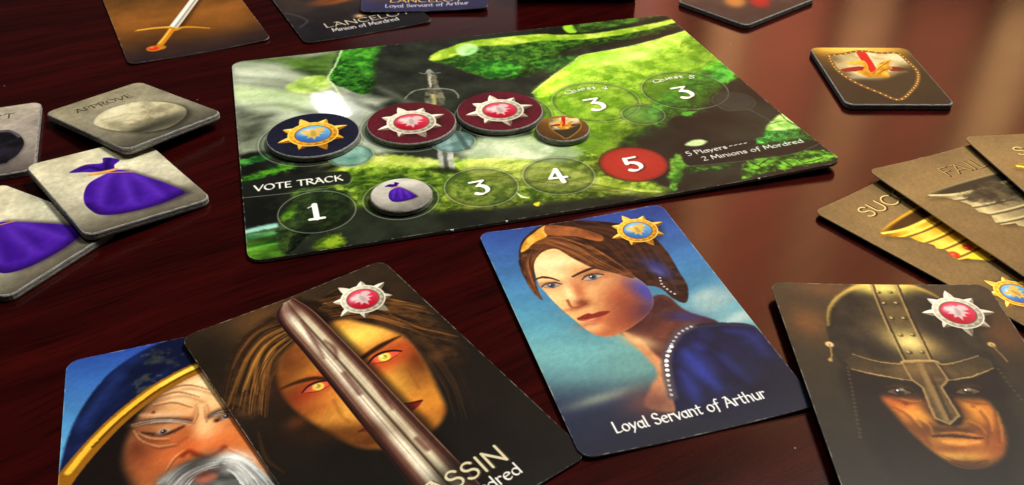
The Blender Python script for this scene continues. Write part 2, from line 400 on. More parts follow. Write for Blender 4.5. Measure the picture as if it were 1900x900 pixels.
# great lime boulder on the right
cv.fill([(12.1,10.4),(23.5,22.0),(35.4,32.4),(41.6,37.9),(54.5,39.5),(72.2,43.2),(92.8,50.0),(93.6,41.6),(94.3,26.0),(94.7,7.4),(85.7,-1.5),(74.3,-11.0),(60.7,-20.8),(53.7,-18.8),(45.1,-26.0),(32.9,-31.7),(25.3,-39.8),(17.8,-44.6),(9.3,-36.6),(2.1,-25.9),(4.9,-14.4),(11.8,-6.7)], LIME, 1.4, 1, 4, .5, 4, (16, .30, .22, 2.4))
cv.fill([(36.1,32.2),(53.7,37.6),(71.3,41.3),(91.0,48.1),(90.3,42.6),(72.9,34.3),(57.1,28.3),(44.8,27.7)], ((160, 204, 66), (212, 236, 126), 4, 41), 2.2, .85)
cv.blob((61.7,31.1), 7, 3.2, (232, 246, 170), .75, 10)
cv.fill([(54.9,-7.2),(69.4,5.0),(84.1,14.4),(97.2,20.9),(94.5,5.5),(85.7,-1.5),(73.6,-12.5),(61.4,-21.0),(53.1,-20.2),(46.5,-26.4),(46.8,-16.7)], ((34, 84, 26), (84, 156, 46), 2.6, 42), 3.4, .85, 4, 1.8, 4, (7, .35, .40, 1.8))
cv.fill([(80.7,3.7),(92.7,14.0),(94.7,7.4),(85.0,-1.3)], ((40, 130, 40), (110, 210, 80), 3, 43), 1.2, .8, rag=1)
cv.fill([(17.8,-44.6),(25.3,-39.8),(32.9,-31.7),(39.2,-27.4),(45.8,-26.2),(36.9,-32.9),(29.2,-40.9),(21.6,-45.7)], ((14, 40, 14), (60, 110, 34), 3, 44), 2.0, .9, rag=1.2)
cv.fill([(4.9,-14.4),(17.2,-18.0),(24.6,-26.3),(26.9,-35.9),(18.7,-42.1),(11.2,-37.2),(5.0,-28.2)], ((86, 130, 24), (168, 204, 66), 4, 45), 2.0, .85, rag=1)
cv.line([(12.1,10.4),(23.5,22.0),(35.4,32.4),(41.6,37.9),(54.5,39.5),(72.2,43.2),(92.8,50.0)], .7, (228, 240, 150), .5, .8)
cv.fill([(58.6,-20.2),(64.2,-20.1),(59.7,-22.9)], (96, 180, 60), .8, .8, rag=.6)
for p_, rx, ry, cc, a_, an in (((54.2,29.4), 22, 7, (214, 236, 120), .5, 12), ((29.1,15.8), 8, 5, (206, 232, 110), .5, 30), ((18.4,-31.8), 14, 6, (66, 104, 22), .55, 0), ((59.8,-0.3), 14, 8, (70, 116, 26), .5, 30), ((12.2,-9.5), 6, 9, (96, 140, 30), .5, 0), ((83.2,21.2), 8, 6, (90, 136, 34), .45, 40)):
    cv.blob(p_, rx, ry, cc, a_, an)
# dark pool behind the counters, twigs
cv.line([(73.1,-16.7),(74.8,-23.1),(81.8,-23.5),(84.4,-30.8),(86.1,-37.7)], .35, (96, 104, 92), .3, .7)
cv.line([(32.0,37.5),(31.8,29.4),(36.8,34.1)], .3, (86, 92, 70), .3, .6)
# foreground moss bank and log
cv.fill([(-77.1,-28.2),(-68.9,-22.9),(-60.0,-21.1),(-47.7,-22.4),(-34.6,-28.3),(-20.3,-29.5),(-9.2,-22.7),(2.6,-21.3),(12.8,-31.3),(19.6,-41.6),(22.3,-51.5),(32.6,-66.4),(28.6,-69.2),(12.8,-66.6),(-8.7,-63.6),(-25.1,-62.0),(-41.1,-59.9),(-58.3,-56.2),(-65.2,-48.0),(-72.1,-36.4)], MOSS, 1.6, 1, 4, .7, 4, (11, .32, .28, 2.2))
cv.fill([(-72.9,-26.3),(-68.3,-22.2),(-62.9,-21.5),(-54.1,-20.1),(-46.6,-21.1),(-32.0,-28.1),(-26.2,-29.2),(-29.0,-31.8),(-38.7,-31.2),(-47.8,-28.0),(-58.2,-26.2),(-66.8,-27.5)], ((168, 186, 74), (216, 224, 132), 5, 51), 1.4, .95, rag=.6)
cv.fill([(-23.8,-20.9),(-13.5,-17.5),(-2.5,-19.1),(8.3,-27.7),(14.8,-36.5),(7.3,-41.8),(-4.5,-38.4),(-18.0,-34.5),(-23.9,-29.2)], PALE, 3.0, .95)
cv.fill([(-26.4,-32.1),(-12.2,-33.3),(0.6,-39.9),(11.5,-50.8),(21.9,-61.6),(31.0,-67.9),(23.0,-67.6),(8.2,-60.0),(-8.8,-52.8),(-20.9,-46.0)], ((128, 146, 48), (196, 208, 108), 2.4, 52, 4, .0), 1.6, .95, 5, 0, 2, (5, .3, .3, 1.6))
cv.fill([(-75.3,-29.3),(-66.7,-26.4),(-60.8,-29.7),(-54.3,-28.9),(-43.3,-33.1),(-35.7,-37.5),(-32.4,-44.7),(-38.8,-49.9),(-50.6,-44.5),(-60.1,-39.8),(-67.1,-34.7)], ((34, 62, 16), (132, 162, 50), 2.6, 53, 1.6), 2.4, .85, rag=1.6)
cv.fill([(-36.0,-48.7),(-31.2,-55.0),(-23.1,-59.7),(-15.3,-61.5),(-8.3,-62.5),(-10.1,-64.9),(-18.9,-63.3),(-30.6,-59.0)], ((110, 126, 30), (190, 200, 70), 2.5, 54), 1.6, .75, rag=1.4)
cv.fill([(-77.5,-42.0),(-65.2,-48.0),(-56.2,-53.1),(-40.9,-58.7),(-25.0,-61.4),(-8.5,-63.0),(8.1,-65.2),(31.0,-69.8),(32.3,-66.9),(61.4,-67.9),(33.0,-88.2),(-60.2,-78.2),(-83.2,-71.6),(-72.8,-57.9)], ((28, 33, 27), (46, 52, 40), 9, 55), 3.0, .97, 4, 1.2, 4)
cv.line([(-27.1,-42.5),(-16.9,-44.1),(-4.7,-51.0),(7.2,-57.8),(17.4,-64.0)], .3, (74, 84, 26), .25, .8)
cv.line([(-5.8,-48.6),(5.3,-53.2),(16.7,-61.1),(25.2,-66.6)], .3, (74, 84, 26), .25, .8)
cv.line([(-6.3,-55.9),(6.0,-61.4),(18.3,-66.2)], .3, (90, 96, 40), .25, .7)
cv.fill([(-13.4,-54.7),(-12.1,-57.5),(-10.2,-59.2),(-12.4,-58.6),(-13.4,-56.7)], (236, 240, 196), .4)
cv.fill([(-10.1,-63.0),(-8.2,-62.1),(-8.9,-64.3),(-9.9,-64.2)], (214, 210, 60), .4)
# left foreground: dark rock, moss ledges, stream
cv.fill([(-95.5,-8.7),(-85.0,-7.9),(-75.7,-21.6),(-61.8,-22.0),(-76.6,-31.8),(-83.6,-36.4),(-84.9,-54.5),(-94.8,-54.5),(-94.5,-26.7)], ((20, 22, 19), (38, 40, 34), 7, 56), 1.6, .96)
cv.fill([(-94.8,-11.8),(-90.5,-10.2),(-85.2,-10.0),(-84.3,-12.0),(-88.6,-13.6),(-94.4,-14.7)], ((26, 84, 30), (84, 170, 70), 3, 57), 1.0, .9, rag=.8)
cv.fill([(-95.0,-23.6),(-91.6,-21.4),(-86.8,-19.0),(-82.0,-17.1),(-77.5,-19.0),(-78.7,-21.9),(-85.1,-23.3),(-90.3,-25.0),(-94.6,-26.8)], ((22, 76, 20), (92, 160, 44), 3, 58), 1.2, .95, rag=1)
cv.fill([(-95.0,-53.4),(-90.7,-52.4),(-85.5,-52.1),(-85.5,-54.3),(-90.4,-54.7),(-94.8,-55.2)], ((150, 206, 190), (224, 246, 236), 4, 59, 4, .1), .9, 1)
cv.fill([(-94.9,-56.0),(-90.0,-55.3),(-85.8,-55.6),(-86.5,-58.5),(-91.1,-58.4),(-94.8,-58.7)], ((40, 110, 60), (120, 190, 110), 4, 60, 4), 1.2, .85)
cv.fill([(-94.9,-60.3),(-90.2,-59.5),(-86.0,-59.0),(-85.0,-64.0),(-84.9,-69.0),(-89.9,-69.2),(-94.7,-68.6)], ((36, 70, 20), (96, 150, 40), 4, 61, 3), 1.4, .95)
cv.line([(-94.8,-64.1),(-90.4,-62.9),(-86.3,-62.8)], .9, (110, 190, 76), .8, .8)
cv.fill([(-85.2,-54.4),(-81.7,-46.3),(-78.9,-35.4),(-73.7,-33.9),(-66.9,-36.8),(-62.6,-43.1),(-63.6,-50.5),(-65.5,-57.4),(-71.7,-60.9),(-77.3,-61.1),(-84.5,-69.1),(-86.5,-58.5)], ((24, 36, 20), (54, 74, 34), 3, 62), 1.2, .96, rag=.8, relief=(9, .5, .5, 2.4))
cv.fill([(-84.4,-49.2),(-81.7,-45.3),(-79.7,-45.0),(-81.0,-49.3),(-83.6,-51.3)], ((70, 150, 20), (150, 220, 50), 3, 63), 1.2, .95, rag=.6)
cv.fill([(-80.4,-36.0),(-77.9,-35.7),(-79.4,-41.2),(-80.3,-40.9)], (86, 120, 40), 1.2, .8, rag=.6)
cv.fill([(-76.1,-67.4),(-72.9,-63.2),(-69.1,-63.4),(-67.9,-68.1),(-71.7,-69.5)], ((60, 96, 16), (150, 180, 40), 3, 64), 1.4, .9, rag=1)
# right foreground
cv.fill([(72.2,-48.9),(80.5,-40.8),(88.3,-35.2),(94.9,-41.8),(94.1,-52.2),(88.4,-56.4),(79.9,-55.4)], ((24, 70, 28), (70, 144, 60), 2.4, 65), 1.6, .95, rag=.8, relief=(9, .5, .4, 2.0))
cv.fill([(80.5,-40.8),(86.3,-34.6),(93.4,-30.4),(94.8,-33.8),(93.8,-42.2),(87.2,-42.7)], ((134, 186, 84), (206, 232, 150), 3, 66), .8, 1)
cv.line([(84.1,-37.1),(90.0,-36.4),(92.7,-41.5)], .35, (34, 60, 26), .3, .8)
cv.line([(91.4,-31.2),(91.0,-37.5),(93.2,-45.9),(94.0,-53.6)], .35, (34, 60, 26), .3, .8)
cv.fill([(60.0,-63.5),(68.2,-56.3),(78.2,-58.4),(87.0,-58.9),(93.2,-63.5),(93.0,-66.2),(79.1,-66.9),(65.9,-67.1),(57.7,-67.8)], ((30, 70, 16), (130, 200, 60), 2.6, 67), 1.0, .95, rag=1)
cv.line([(64.3,-58.0),(66.9,-65.4),(70.7,-63.8)], .4, (20, 30, 14), .3, .85)
cv.line([(65.6,-62.4),(73.3,-59.1),(75.6,-67.9)], .4, (20, 30, 14), .3, .85)
cv.line([(75.2,-59.7),(79.6,-62.3),(87.4,-63.2)], .4, (20, 30, 14), .3, .85)
cv.line([(79.1,-59.4),(80.2,-65.2),(86.9,-65.1)], .4, (20, 30, 14), .3, .85)
cv.fill([(39.5,-51.5),(44.0,-47.2),(44.1,-54.9),(40.0,-59.1),(34.7,-67.8),(33.3,-66.1)], ((50, 110, 26), (150, 210, 80), 3, 68), 1.0, .9, rag=.7)
cv.fill([(49.5,-42.4),(52.5,-40.0),(56.2,-40.2),(57.4,-42.4),(53.5,-44.2)], (196, 214, 160), .8)
cv.fill([(44.7,-55.1),(50.5,-58.1),(58.0,-57.5),(57.4,-60.0),(49.3,-60.4),(43.7,-58.8)], ((24, 60, 20), (80, 150, 50), 2.4, 69), 1.2, .85, rag=1)
# the sword in the stone
cv.fill([(-22.7,36.5),(-19.2,35.5),(-20.3,26.5),(-20.0,20.4),(-21.6,10.0),(-28.1,11.9),(-26.2,22.2),(-24.0,27.6)], ((54, 54, 46), (140, 136, 112), 3, 71), .5, .85, 2)
cv.line([(-22.0,34.8),(-23.5,25.9)], .8, (206, 206, 190), .4, .8)
cv.line([(-24.1,18.6),(-25.0,11.7)], 1.6, (206, 196, 130), .8, .7)
cv.line([(-25.1,39.6),(-23.1,37.9),(-21.0,40.9),(-19.8,37.6),(-17.2,37.4)], 1.1, (150, 152, 140), .35, .8, (.3, .3))
cv.line([(-21.0,40.9),(-21.8,35.5)], 1.6, (150, 150, 138), .3, .9)
cv.line([(-34.5,18.7),(-32.0,22.4),(-28.7,24.7),(-24.9,24.5),(-18.8,23.0),(-16.1,20.8),(-15.2,17.3),(-15.4,14.0)], 1.0, (150, 152, 140), .35, .8, (.5, .5))
cv.fill([(-30.4,-15.2),(-25.3,-16.7),(-28.3,-36.4),(-33.1,-35.5)], ((150, 152, 144), (206, 208, 200), 4, 72), .4, .9, 1)
cv.fill([(-28.8,-18.0),(-27.3,-18.5),(-30.4,-36.0),(-31.8,-35.9)], (66, 70, 64), .5, .95, 1)
cv.fill([(-37.0,-33.8),(-32.6,-33.5),(-27.8,-36.0),(-27.4,-39.0),(-33.5,-37.2)], (26, 34, 16), 1.4, .85)
for p_, rx, ry, a_, an in (((-78.9,27.7), 16, 8, .35, -25), ((-58.9,0.3), 14, 9, .45, -20), ((-45.3,-7.6), 12, 7, .45, -10), ((-15.7,-25.9), 14, 6, .5, 0), ((-2.9,-33.3), 10, 4, .35, 0), ((-85.2,53.5), 10, 10, .3, -30)):
    cv.blob(p_, rx, ry, (212, 220, 200), a_, an)
cv.blob((-61.5,22.7), 7, 9, (246, 252, 252), .8, 20, 1.4); cv.blob((-57.1,14.7), 8, 6, (232, 240, 238), .6, -20)
for q_ in ([(-93.0,58.3),(-77.2,51.2),(-62.5,34.7)], [(-94.0,32.0),(-78.7,29.9),(-68.0,20.0)], [(-91.0,13.7),(-77.8,16.3),(-65.0,12.6)], [(-42.7,31.4),(-33.6,14.7),(-28.2,2.1)], [(-51.8,24.5),(-42.2,10.4),(-35.3,-4.4)]):
    cv.line(q_, 3.0, (206, 214, 192), 3.0, .35, (.2, .2)); cv.line([(x, y - 4) for x, y in q_], 2.4, (84, 92, 74), 2.6, .35, (.2, .2))
cv.img = np.clip((cv.img - .5) * 1.06 + .5, 0, 1)
cv.finish(5, .05, .16, 4.5, 0, .2)
# counters' places
def place(p, r, c, a, rim=(214, 224, 206), ra=.55):
    B.disc(p, r, c, a, .3); B.ring(p, r, 1.5, (20, 28, 16), .38, .8); B.ring(p, r + .3, .35, rim, ra, .2)
for x in (-71.2, -36.6, -3.2):
    place((x, -4), 17.0, (70, 84, 66), .35)
for x in (32.1, 67.5):
    place((x, -2.8), 15.8, (90, 120, 40) if x < 50 else (30, 60, 24), .22)
for x in (-73.7, -48.3, -22.9, 2.5):
    place((x, -48.9), 11.2, (30, 40, 24) if x < -30 else (84, 96, 50), .40)
place((28.2, -48.9), 11.0, (168, 46, 36), .96, (60, 24, 18), .8)
B.blob((28.2, -47.5), 9, 7, (196, 66, 50), .5)
place((-59.5, -17.9), 7.2, ((92, 140, 130), (140, 184, 170), 4, 82), .9, (206, 226, 206), .5)
place((-24.9, -18.0), 7.2, ((92, 132, 130), (150, 184, 180), 4, 82), .85, (206, 226, 206), .5)
B.fill([(-23.0, -11.5), (-21.4, -11.5), (-20.2, -24.5), (-22.2, -24.8)], (60, 76, 72), .5, .7, 1)
place((44.8, -17.2), 7.4, (90, 140, 80), .45)
place((80.6, -16.6), 7.4, (64, 70, 66), .55, (120, 128, 116), .5)
# lettering on the board
def bpill(pts, line=None):
    B.fill(pts, (24, 28, 24), .5, .92, 3)
bpill([(-96.3,-25.3),(-84.2,-25.7),(-73.9,-26.0),(-63.6,-27.3),(-61.3,-29.6),(-61.5,-33.2),(-63.6,-35.2),(-74.8,-34.6),(-84.7,-33.7),(-96.6,-32.8)])
B.line([(-95.7,-34.9),(-84.9,-35.9),(-74.9,-36.4),(-63.7,-36.2),(-61.0,-33.4)], .35, (150, 160, 146), .2, .7)
pen_text(B, "VOTE TRACK", (-91.2,-32.1), 3.3, (244, 244, 236), (-64.0,-33.0), weight=.19)
bpill([(47.7,-46.2),(57.4,-43.9),(71.6,-45.8),(72.9,-47.6),(67.6,-51.9),(93.3,-53.5),(93.9,-55.1),(79.4,-58.8),(58.3,-56.9),(46.0,-55.4),(44.2,-52.2)])
B.line([(43.8,-55.5),(58.0,-57.5),(79.2,-59.2),(94.2,-54.5)], .3, (140, 150, 130), .2, .5)
pen_text(B, "5 Players", (47.2,-49.2), 2.5, (240, 240, 232), (62.0,-48.6), weight=.17)
pen_text(B, "----", (62.9,-48.5), 3.0, (240, 240, 232), (70.0,-48.2), weight=.17)
pen_text(B, "2 Minions of Mordred", (50.7,-53.8), 2.5, (240, 240, 232), (88.0,-52.8), weight=.17)
def numeral(t, x, y, h=10, w=None):
    wd = GL[t][0] * h * 1.2
    pen_text(B, t, (x - wd / 2 + .5, y - h / 2 - .6), h, (24, 30, 18), weight=.26, width=wd, contrast=.8, soft=.5, a=.55)
    pen_text(B, t, (x - wd / 2, y - h / 2), h, (248, 248, 242), weight=.25, width=wd, contrast=.8, nib=30)
numeral('3', 31.0, -4.6, 8.6); numeral('3', 66.0, -4.4, 8.6)
for t_, x_ in (('Quest 4', 32.1), ('Quest 5', 67.5)):
    L_ = 16.5
    pen_text(B, t_, (x_ - L_ / 2, 7.3), 2.5, (22, 30, 14), width=L_, weight=.3, soft=.4, a=.5, bend=(15.0, L_ / 2))
    pen_text(B, t_, (x_ - L_ / 2, 7.5), 2.5, (240, 242, 226), width=L_, weight=.21, bend=(15.0, L_ / 2))
numeral('1', -74.2, -49.0, 7.8); numeral('3', -23.6, -48.9, 7.2); numeral('4', 2.0, -48.9, 7.6); numeral('5', 27.8, -48.9, 7.6)
cv.finish(8, .03, .04, 4.5, .9, .0)
IM['board'] = cv

# ============================ round counters
def sun_counter(kind, bg, rot):
    c = Canvas(32, 32, 8, bg); c.mottle(.10, .5, 7); c.mottle(.08, 6, 8)
    badge(c, (0, 0), 11.8, kind, rot)
    return c
IM['counter_navy'] = sun_counter('gold', (30, 31, 50), 17)
IM['counter_red'] = sun_counter('silver', (92, 28, 38), 16)
IM['counter_red2'] = sun_counter('silver', (94, 28, 38), -6)

BAG_BODY = [(-2.3,6.0),(-7.2,3.3),(-10.7,-2.3),(-12.5,-8.2),(-12.4,-13.4),(-11.2,-16.9),(-7.0,-19.4),(-0.6,-20.5),(5.6,-20.5),(10.8,-19.4),(13.7,-18.1),(12.8,-13.4),(10.3,-6.2),(6.1,3.0),(3.0,7.4)]
BAG_TOP = [(-9.3,13.5),(-6.8,15.1),(-3.3,16.1),(1.0,14.5),(2.5,17.5),(4.3,16.9),(6.3,13.5),(3.7,11.1),(2.2,8.5),(-3.2,9.8),(-5.8,11.5)]
BAG_TIE = [(-4.7,8.5),(-1.5,8.3),(2.8,8.0)]
BAG_CORD = [(-3.8,7.9),(1.1,6.6),(6.3,3.5)]
FOLDS = [[(0.9,6.2),(-4.1,-0.5),(-9.3,-11.1)], [(3.6,4.8),(1.7,-3.6),(-1.2,-14.5)], [(5.6,2.0),(7.0,-6.3),(7.4,-16.4)]]
FLAPF = [[(-1.2,10.1),(-2.7,13.5),(-5.8,13.5)], [(0.6,9.5),(2.2,13.4),(4.0,16.1)]]
def bag(c, s=1.0, dx=0.0, dy=0.0):
    T = lambda P: [(x * s + dx, y * s + dy) for x, y in P]
    c.fill([(x + 1.4 * s, y - .9 * s) for x, y in T(BAG_BODY)], (52, 40, 52), 1.6 * s, .75)
    c.fill(T(BAG_BODY), ((62, 20, 142), (84, 36, 176), 9 * s, 5), .25 * s)
    b, m = c.mask(T(BAG_BODY), .3 * s, 5, True); c.clip = m
    for k, f in enumerate(FOLDS):
        f = T(f); c.line(f, 3.4 * s, (112, 62, 206), 2.6 * s, .6, (.3, .5))
        c.line([(x + 2.4 * s, y - .6 * s) for x, y in f], 2.2 * s, (46, 12, 116), 2.2 * s, .45, (.4, .6))
    bb = T([(-12.6,-10.0),(-11.1,-16.7),(-4.9,-20.0),(5.6,-20.5),(13.8,-17.8)]); c.line(bb, 3.6 * s, (34, 8, 84), 2.2 * s, .85)
    c.clip = None
    c.fill(T(BAG_TOP), ((46, 12, 112), (78, 32, 166), 5 * s, 6), .25 * s)
    for f in FLAPF:
        c.line(T(f), 1.2 * s, (30, 6, 80), .9 * s, .85)
    c.line(T(BAG_TIE), 1.5 * s, (204, 150, 66), .25 * s); c.line(T(BAG_TIE), .5 * s, (238, 196, 110), .3 * s, .8)
    c.line(T(BAG_CORD), .55 * s, (196, 136, 70), .2 * s)
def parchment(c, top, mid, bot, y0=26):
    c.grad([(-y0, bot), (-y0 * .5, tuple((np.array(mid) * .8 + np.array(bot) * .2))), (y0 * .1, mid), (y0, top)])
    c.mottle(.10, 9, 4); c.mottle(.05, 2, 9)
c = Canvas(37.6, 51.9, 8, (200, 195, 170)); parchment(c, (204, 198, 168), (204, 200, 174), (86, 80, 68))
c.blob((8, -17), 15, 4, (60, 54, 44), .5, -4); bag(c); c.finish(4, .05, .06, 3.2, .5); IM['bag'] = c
BC = (1.1,-7.0)
c = Canvas(19, 19, 10, (186, 182, 172)); c.grad([(-9, (128, 124, 114)), (0, (178, 174, 164)), (9, (204, 200, 190))]); c.mottle(.12, 5, 4); bag(c, .30, -.30 * BC[0], -.30 * BC[1]); IM['counter_bag'] = c

# ============================ vote tokens
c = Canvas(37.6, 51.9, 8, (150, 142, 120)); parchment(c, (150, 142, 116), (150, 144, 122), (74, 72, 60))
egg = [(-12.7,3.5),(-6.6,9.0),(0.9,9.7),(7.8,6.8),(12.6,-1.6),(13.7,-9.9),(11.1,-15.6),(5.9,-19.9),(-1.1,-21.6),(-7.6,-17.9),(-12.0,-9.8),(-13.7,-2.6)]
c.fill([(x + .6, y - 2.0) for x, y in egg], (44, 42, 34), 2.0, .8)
c.fill(egg, ((150, 142, 112), (206, 198, 162), 5, 14), .3)
b, m = c.mask(egg, .3, 5, True); c.clip = m
c.blob((-2.3,5.7), 9, 6, (238, 232, 198), .85, 20); c.blob((2.4,-17.6), 14, 6, (86, 84, 70), .85, 10); c.blob((-8.6,-16.2), 16, 4, (54, 52, 42), .9, 0)
for q in ([(-10.4,2.8),(-5.8,1.3),(-1.1,-0.2),(1.3,-5.4)], [(5.3,3.0),(4.8,-3.3),(1.3,-7.6),(1.2,-14.0)], [(-6.5,-4.3),(-3.4,-6.0),(-3.0,-10.8)]):
    c.line(q, .6, (120, 112, 86), .7, .4, (.3, .3))
c.clip = None
pen_text(c, "APPROVE", (-11.8,15.6), 3.6, (66, 58, 38), (8.7,13.7), weight=.17, a=.9)
c.finish(4, .05, .08, 3.2, .5)
IM['approve'] = c
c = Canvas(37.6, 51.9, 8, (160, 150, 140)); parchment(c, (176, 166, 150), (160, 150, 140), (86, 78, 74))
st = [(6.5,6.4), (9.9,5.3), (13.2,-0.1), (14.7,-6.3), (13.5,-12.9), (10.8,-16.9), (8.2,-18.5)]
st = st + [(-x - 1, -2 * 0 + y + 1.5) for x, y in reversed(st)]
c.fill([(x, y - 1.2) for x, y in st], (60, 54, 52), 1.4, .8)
c.fill(st, ((20, 18, 24), (38, 36, 46), 6, 15), .3)
c.line([(6.5,5.5),(10.0,4.5),(13.0,-0.8)], 1.0, (120, 116, 124), .6, .8)
pen_text(c, "REJECT", (-10.5, 15.5), 3.6, (74, 64, 46), width=21, weight=.17, a=.9)
c.finish(4, .05, .08, 3.2, .5)
IM['reject'] = c

# ============================ shield tokens
SH_OUT = [(-13.9,17.4),(-7.2,19.6),(0.1,22.3),(7.4,20.1),(14.3,20.1),(15.8,11.0),(16.0,2.6),(13.3,-5.5),(8.6,-13.3),(0.7,-21.9),(-4.4,-16.5),(-10.9,-7.3),(-14.3,2.4),(-14.7,10.8)]
SH_V = [(-2.2,20.2),(0.3,22.5),(1.8,20.2),(0.7,1.7),(-1.1,-0.1),(-2.4,0.8)]
SH_H1 = [(-13.0,4.4),(-7.8,6.6),(-3.4,7.1),(-4.0,3.1),(-9.4,2.4),(-12.3,2.1)]
SH_H2 = [(6.3,6.9),(10.1,6.9),(12.8,4.6),(11.6,1.9),(8.1,2.9),(5.8,3.2)]
SH_D = [(-10.7,9.8),(-6.6,11.7),(-2.0,13.0),(-1.1,9.5),(-2.5,2.5),(-0.3,3.1),(4.3,10.6),(9.7,13.6),(7.1,9.2),(7.4,5.5),(4.8,3.2),(3.7,-2.4),(0.0,-2.7),(-4.1,-2.8),(-6.7,0),(-7.4,2.8),(-4.7,3.8),(-3.1,8.1),(-6.0,9.1)]
def shield(c, s=1.0, dx=0.0, dy=0.0):
    T = lambda P: [(x * s + dx, y * s + dy) for x, y in P]
    c.fill(T(SH_OUT), (60, 44, 22), .5 * s)
    o = T(SH_OUT); b, m = c.mask(o, .3 * s, 5, True); c.clip = m
    c.fill(o, ((186, 166, 112), (228, 212, 166), 6 * s, 4), .5 * s)
    c.fill(T(SH_V), (196, 30, 26), .3 * s, 1, 2); c.fill(T(SH_H1), (150, 30, 24), .3 * s, 1, 2); c.fill(T(SH_H2), (150, 30, 24), .3 * s, 1, 2)
    c.fill(T([(-18.4,4.8),(-13.5,2.7),(-9.2,-1.7),(-4.3,-3.4),(1.4,-2.7),(7.7,1.9),(12.3,5.1),(18.9,6.0),(8.0,-22.3),(-6.3,-22.4),(-17.3,-10.5)]), (50, 42, 26), 3.4 * s, .95); c.blob(T([(-13.0,14.3)])[0], 4 * s, 6 * s, (96, 80, 46), .8); c.blob(T([(14.2,2.6)])[0], 5 * s, 7 * s, (60, 50, 30), .85)
    c.blob(T([(-10.6,-2.8)])[0], 4 * s, 2 * s, (206, 190, 150), .6)
    c.fill(T(SH_D), ((188, 128, 26), (236, 186, 60), 4 * s, 5), .25 * s)
    c.line(T([(-1.6,0.8),(3.1,6.7),(7.9,11.8)]), .4 * s, (120, 70, 14), .25 * s, .8)
    c.line(T([(0.4,0.5),(4.0,4.2),(6.7,5.5)]), .4 * s, (120, 70, 14), .25 * s, .8)
    c.line(T([(4.1,-0.8),(7.7,1.7),(11.4,2.6)]), 1.6 * s, (150, 128, 70), 1.0 * s, .6)
    c.clip = None
    O = smooth(o, 6); O = np.vstack([O, O[:1]])
    c.line(O, 1.7 * s, (122, 84, 34), .3 * s, 1, sm=1)
    c.dots(o + [o[0]], .34 * s, (238, 206, 130), 2.1 * s)
c = Canvas(39.5, 51.7, 8, (50, 46, 30))
c.grad([(-26, (40, 38, 26)), (2, (52, 46, 28)), (15, (116, 84, 30)), (22, (206, 152, 44)), (26, (226, 176, 66))]); c.mottle(.08, 6, 3)
c.blob((-2, 26), 13, 6, (250, 216, 110), .8); c.blob((-22, 12), 6, 18, (52, 46, 28), .7); c.blob((22, 14), 7, 18, (52, 46, 28), .7)
shield(c); c.finish(4, .05, .05, 3.2, .5); IM['shield'] = c
SC = (-1.7,1.7)
c = Canvas(19, 19, 10, (110, 78, 36)); c.grad([(-9, (82, 56, 24)), (2, (104, 72, 32)), (9, (164, 116, 48))]); c.mottle(.1, 4, 4); shield(c, .36, -.36 * SC[0], -.36 * SC[1] + .8)
IM['counter_shield'] = c
c = Canvas(51.7, 39.5, 6, (62, 50, 46)); c.grad([(-20, (56, 46, 44)), (0, (70, 54, 48)), (20, (120, 84, 50))], 60); c.mottle(.1, 6, 3)
c.blob((3, -5), 9, 5, (170, 30, 30), .95, 40, 2); c.blob((-6, 2), 8, 5, (200, 130, 60), .9, 40, 2); c.blob((12, 6), 10, 8, (200, 180, 150), .9, 40, 2)
IM['far_token'] = c

# ============================ quest cards
def quest_bg(seed):
    c = Canvas(57, 88, 6, (112, 90, 58))
    c.grad([(-44, (98, 79, 48)), (0, (134, 108, 68)), (30, (142, 116, 74)), (44, (128, 104, 67))]); c.mottle(.06, 14, seed); c.mottle(.05, .6, seed + 3)
    return c
def mirror(P):
    return P + [(-x, y) for x, y in reversed(P)]
def emboss(c, t, p0, p1, h):
    pen_text(c, t, (p0[0] + .3, p0[1] - .35), h, (52, 38, 18), (p1[0] + .3, p1[1] - .35), weight=.15, soft=.25, contrast=.25)
    pen_text(c, t, p0, h, (206, 178, 106), p1, weight=.12, contrast=.25)
    pen_text(c, t, (p0[0] - .1, p0[1] + .1), h, (248, 232, 170), (p1[0] - .1, p1[1] + .1), weight=.05, contrast=.25, a=.8)
c = quest_bg(31)
SP = [(-21.1,23.7),(-20.6,22.5),(-17.7,20.4),(-16.2,19.1),(-16.0,16.7),(-14.0,13.0),(-14.9,11.7),(-13.7,10.3),(-14.0,7.9),(-15.0,6.3),(-14.8,4.7),(-12.0,3.7),(-9.6,1.3),(-6.8,-0.8)]
RIM = [(-20.9,24.1),(-18.7,24.7),(-0.8,25.6)]
hw = abs(RIM[0][0]); yr = sum(p[1] for p in RIM) / 3
